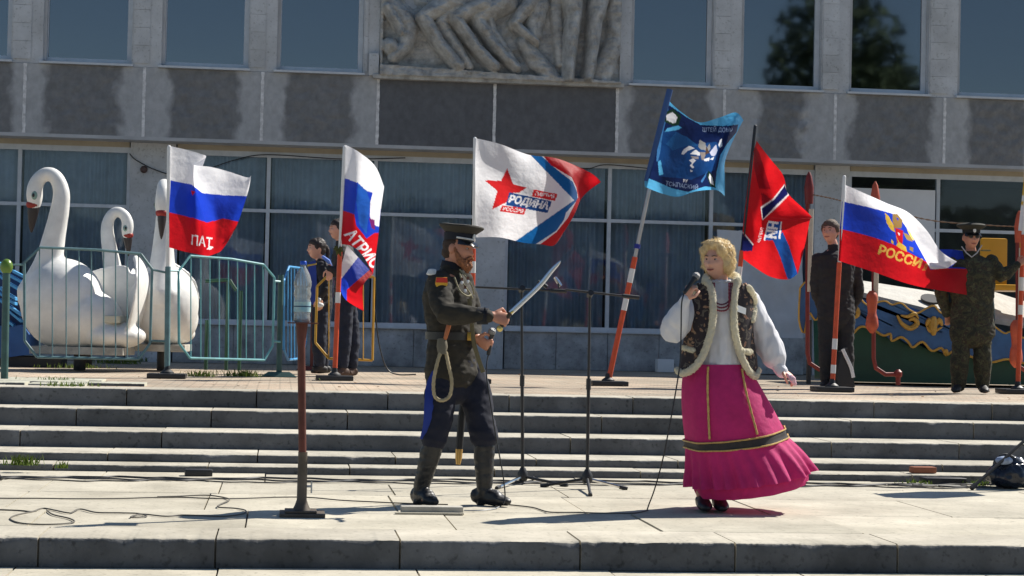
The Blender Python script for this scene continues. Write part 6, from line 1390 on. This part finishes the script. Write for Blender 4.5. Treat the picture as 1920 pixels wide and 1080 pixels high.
yo, c, B, k, Jy, sd = standing('young man with cropped hair in a plain black jacket left of the gold eagle flag', Yy, (1557, 434, -.02), (-.62, -.78, 0), (412, 456), (1564, 466), ((1534, 486, 0), (1598, 486, .04)), ((1530, 545, .02), (1610, 545, .08)), ((1545, 585, .12), (1596, 585, .16)), ((1550, 585), (1586, 585)), ((1550, 655, -.02), (1586, 655)), ((1550, 716), (1588, 716)), ((1544, 732, -.16), (1584, 732, -.16)), m_bk, M('charcoal_trousers', s8(40, 40, 42), .85, var=.2), m_dshoe, m_lthair, bulk=1.1, seed=3)
o = thing('satchel', 'black and white satchel standing on the terrace by the gold eagle flagpole', 'bag', Vector((atY(1590, 722, 20.4).x, 20.4, TERR)))
h = MB(); h.prism([atY(x, y, 20.4) for x, y in ((1578, 660), (1590, 652), (1598, 690), (1603, 726), (1570, 728), (1572, 690))], (0, .16, 0)); sa = h.build('body', m_black, o, smooth=False)
for v_ in sa.data.vertices:
    if v_.co.z < .03: v_.co.z = .003
h = MB(); Q = spline([(1580, 655), (1588, 672), (1596, 690), (1600, 708)], 4); h.tube([atY(x, y, 20.38) for x, y in Q], [(.02, .006)] * len(Q), 8, side=(1, 0, 0)); h.build('white_strap', m_white, o)
# camouflaged officer
def camo():
    m = bpy.data.materials.new('camouflage'); m.use_nodes = True; t = m.node_tree; n = t.nodes; bs = n['Principled BSDF']; bs.inputs['Roughness'].default_value = .9
    tc = n.new('ShaderNodeTexCoord'); nz = n.new('ShaderNodeTexNoise'); nz.inputs['Scale'].default_value = 15; nz.inputs['Detail'].default_value = 4; t.links.new(tc.outputs['Object'], nz.inputs['Vector'])
    rp = n.new('ShaderNodeValToRGB'); rp.color_ramp.interpolation = 'CONSTANT'; t.links.new(nz.outputs[0], rp.inputs[0]); e = rp.color_ramp.elements
    e[0].color = (*s8(40, 40, 30), 1); e[1].position = .44; e[1].color = (*s8(58, 58, 40), 1)
    for p_, c_ in ((.52, s8(50, 42, 33)), (.6, s8(72, 72, 50))):
        q = e.new(p_); q.color = (*c_, 1)
    t.links.new(rp.outputs[0], bs.inputs['Base Color']); return m
m_camo = camo(); Yo = atZ(1818, 737, TERR).y
so, c, B, k, Jo, sd = standing('man in camouflage uniform and round peaked cap holding the pole at the right', Yo, (1821, 446, -.02), (-.05, -1, -.05), (425, 468), (1822, 478), ((1784, 492, 0), (1860, 490, 0)), ((1764, 548, .03), (1876, 520, -.06)), ((1776, 590, .10), (1908, 496, -.04)), ((1804, 606), (1842, 606)), ((1800, 670, -.02), (1842, 670, -.02)), ((1797, 725), (1842, 722)), ((1790, 738, -.2), (1848, 735, -.2)), m_camo, m_camo, m_dshoe, None, m_skin2, 1.1, .12, ((Vector((.3, .3, -1)), Vector((0, 1, 0)), Vector((1, 0, 0))), (Vector((.5, -.2, .35)), Vector((.6, .7, 0)), Vector((0, 0, 1)))), seed=5, cuts=(.08, .10))
h = MB(); C0 = c + Vector((0, .0, .042)); h.lathe(C0, [(.092, 0), (.096, .012), (.098, .05)], 28); cp_ = h.build('cap', M('dark_green_cap_band', s8(30, 32, 30), .85), so)
h = MB(); h.lathe(C0, [(.098, .045), (.130, .066), (.160, .084), (.163, .094), (.150, .108), (.09, .120), (.01, .122)], 32); h.build('crown', M('cap_green', s8(44, 44, 34), .85), cp_)
h = MB(); V, Fc = [], []
for j in range(17):
    a = math.pi * (1.12 + .76 * j / 16); w_ = math.sin(math.pi * j / 16) ** .6
    for (r_, z) in ((.094, .012), (.118, -.006), (.134, -.024), (.133, -.028), (.115, -.010), (.094, .006)): rr_ = .094 + (r_ - .094) * w_; V.append(C0 + Vector((rr_ * math.cos(a), rr_ * math.sin(a), z)))
for j in range(16):
    for i in range(6): Fc.append((j*6+i, (j+1)*6+i, (j+1)*6+(i+1) % 6, j*6+(i+1) % 6))
h.add(V, Fc); h.build('visor', MATS['patent_leather'], cp_)
h = MB(); h.ell(C0 + Vector((0, -.102, .035)), (.018, .008, .024), 14, 10); h.build('cockade', m_silver, cp_)
h = MB(); h.tube([Jo((1803, 462, -.06)), Jo((1812, 474, -.10)), Jo((1822, 482, -.11)), Jo((1832, 474, -.10)), Jo((1841, 460, -.06))], .007, 8); h.build('pale_collar', M('grey_undershirt', (.4, .4, .4), .8), so)
for sx in (-1, 1):
    h = MB(); h.box(Jo((1822 + sx * 26, 476, -.02)) - Vector((.05, .03, -.03)), Jo((1822 + sx * 26, 476, -.02)) + Vector((.05, .03, .045)), .008); h.build('shoulder_board', M('olive_board', s8(120, 120, 84), .8), so)
h = MB(); q = lambda x, y, z: c + B @ Vector((x, y, z)) * k
for s in (-1, 1): h.ell(q(s * .031, .094, .010), (.024, .006, .016), 12, 8, B)
h.tube([q(-.07, .06, .014), q(-.05, .092, .014), q(.05, .092, .014), q(.07, .06, .014)], .003, 6); h.build('sunglasses', m_iris, so)
h = MB(); h.ell(q(0, -.03, .01), (.078 * k, .078 * k, .075 * k), 18, 12, B); put('hair', remesh(h, .008, 1, .5, fur(.003, 50)), m_dkhair, so)
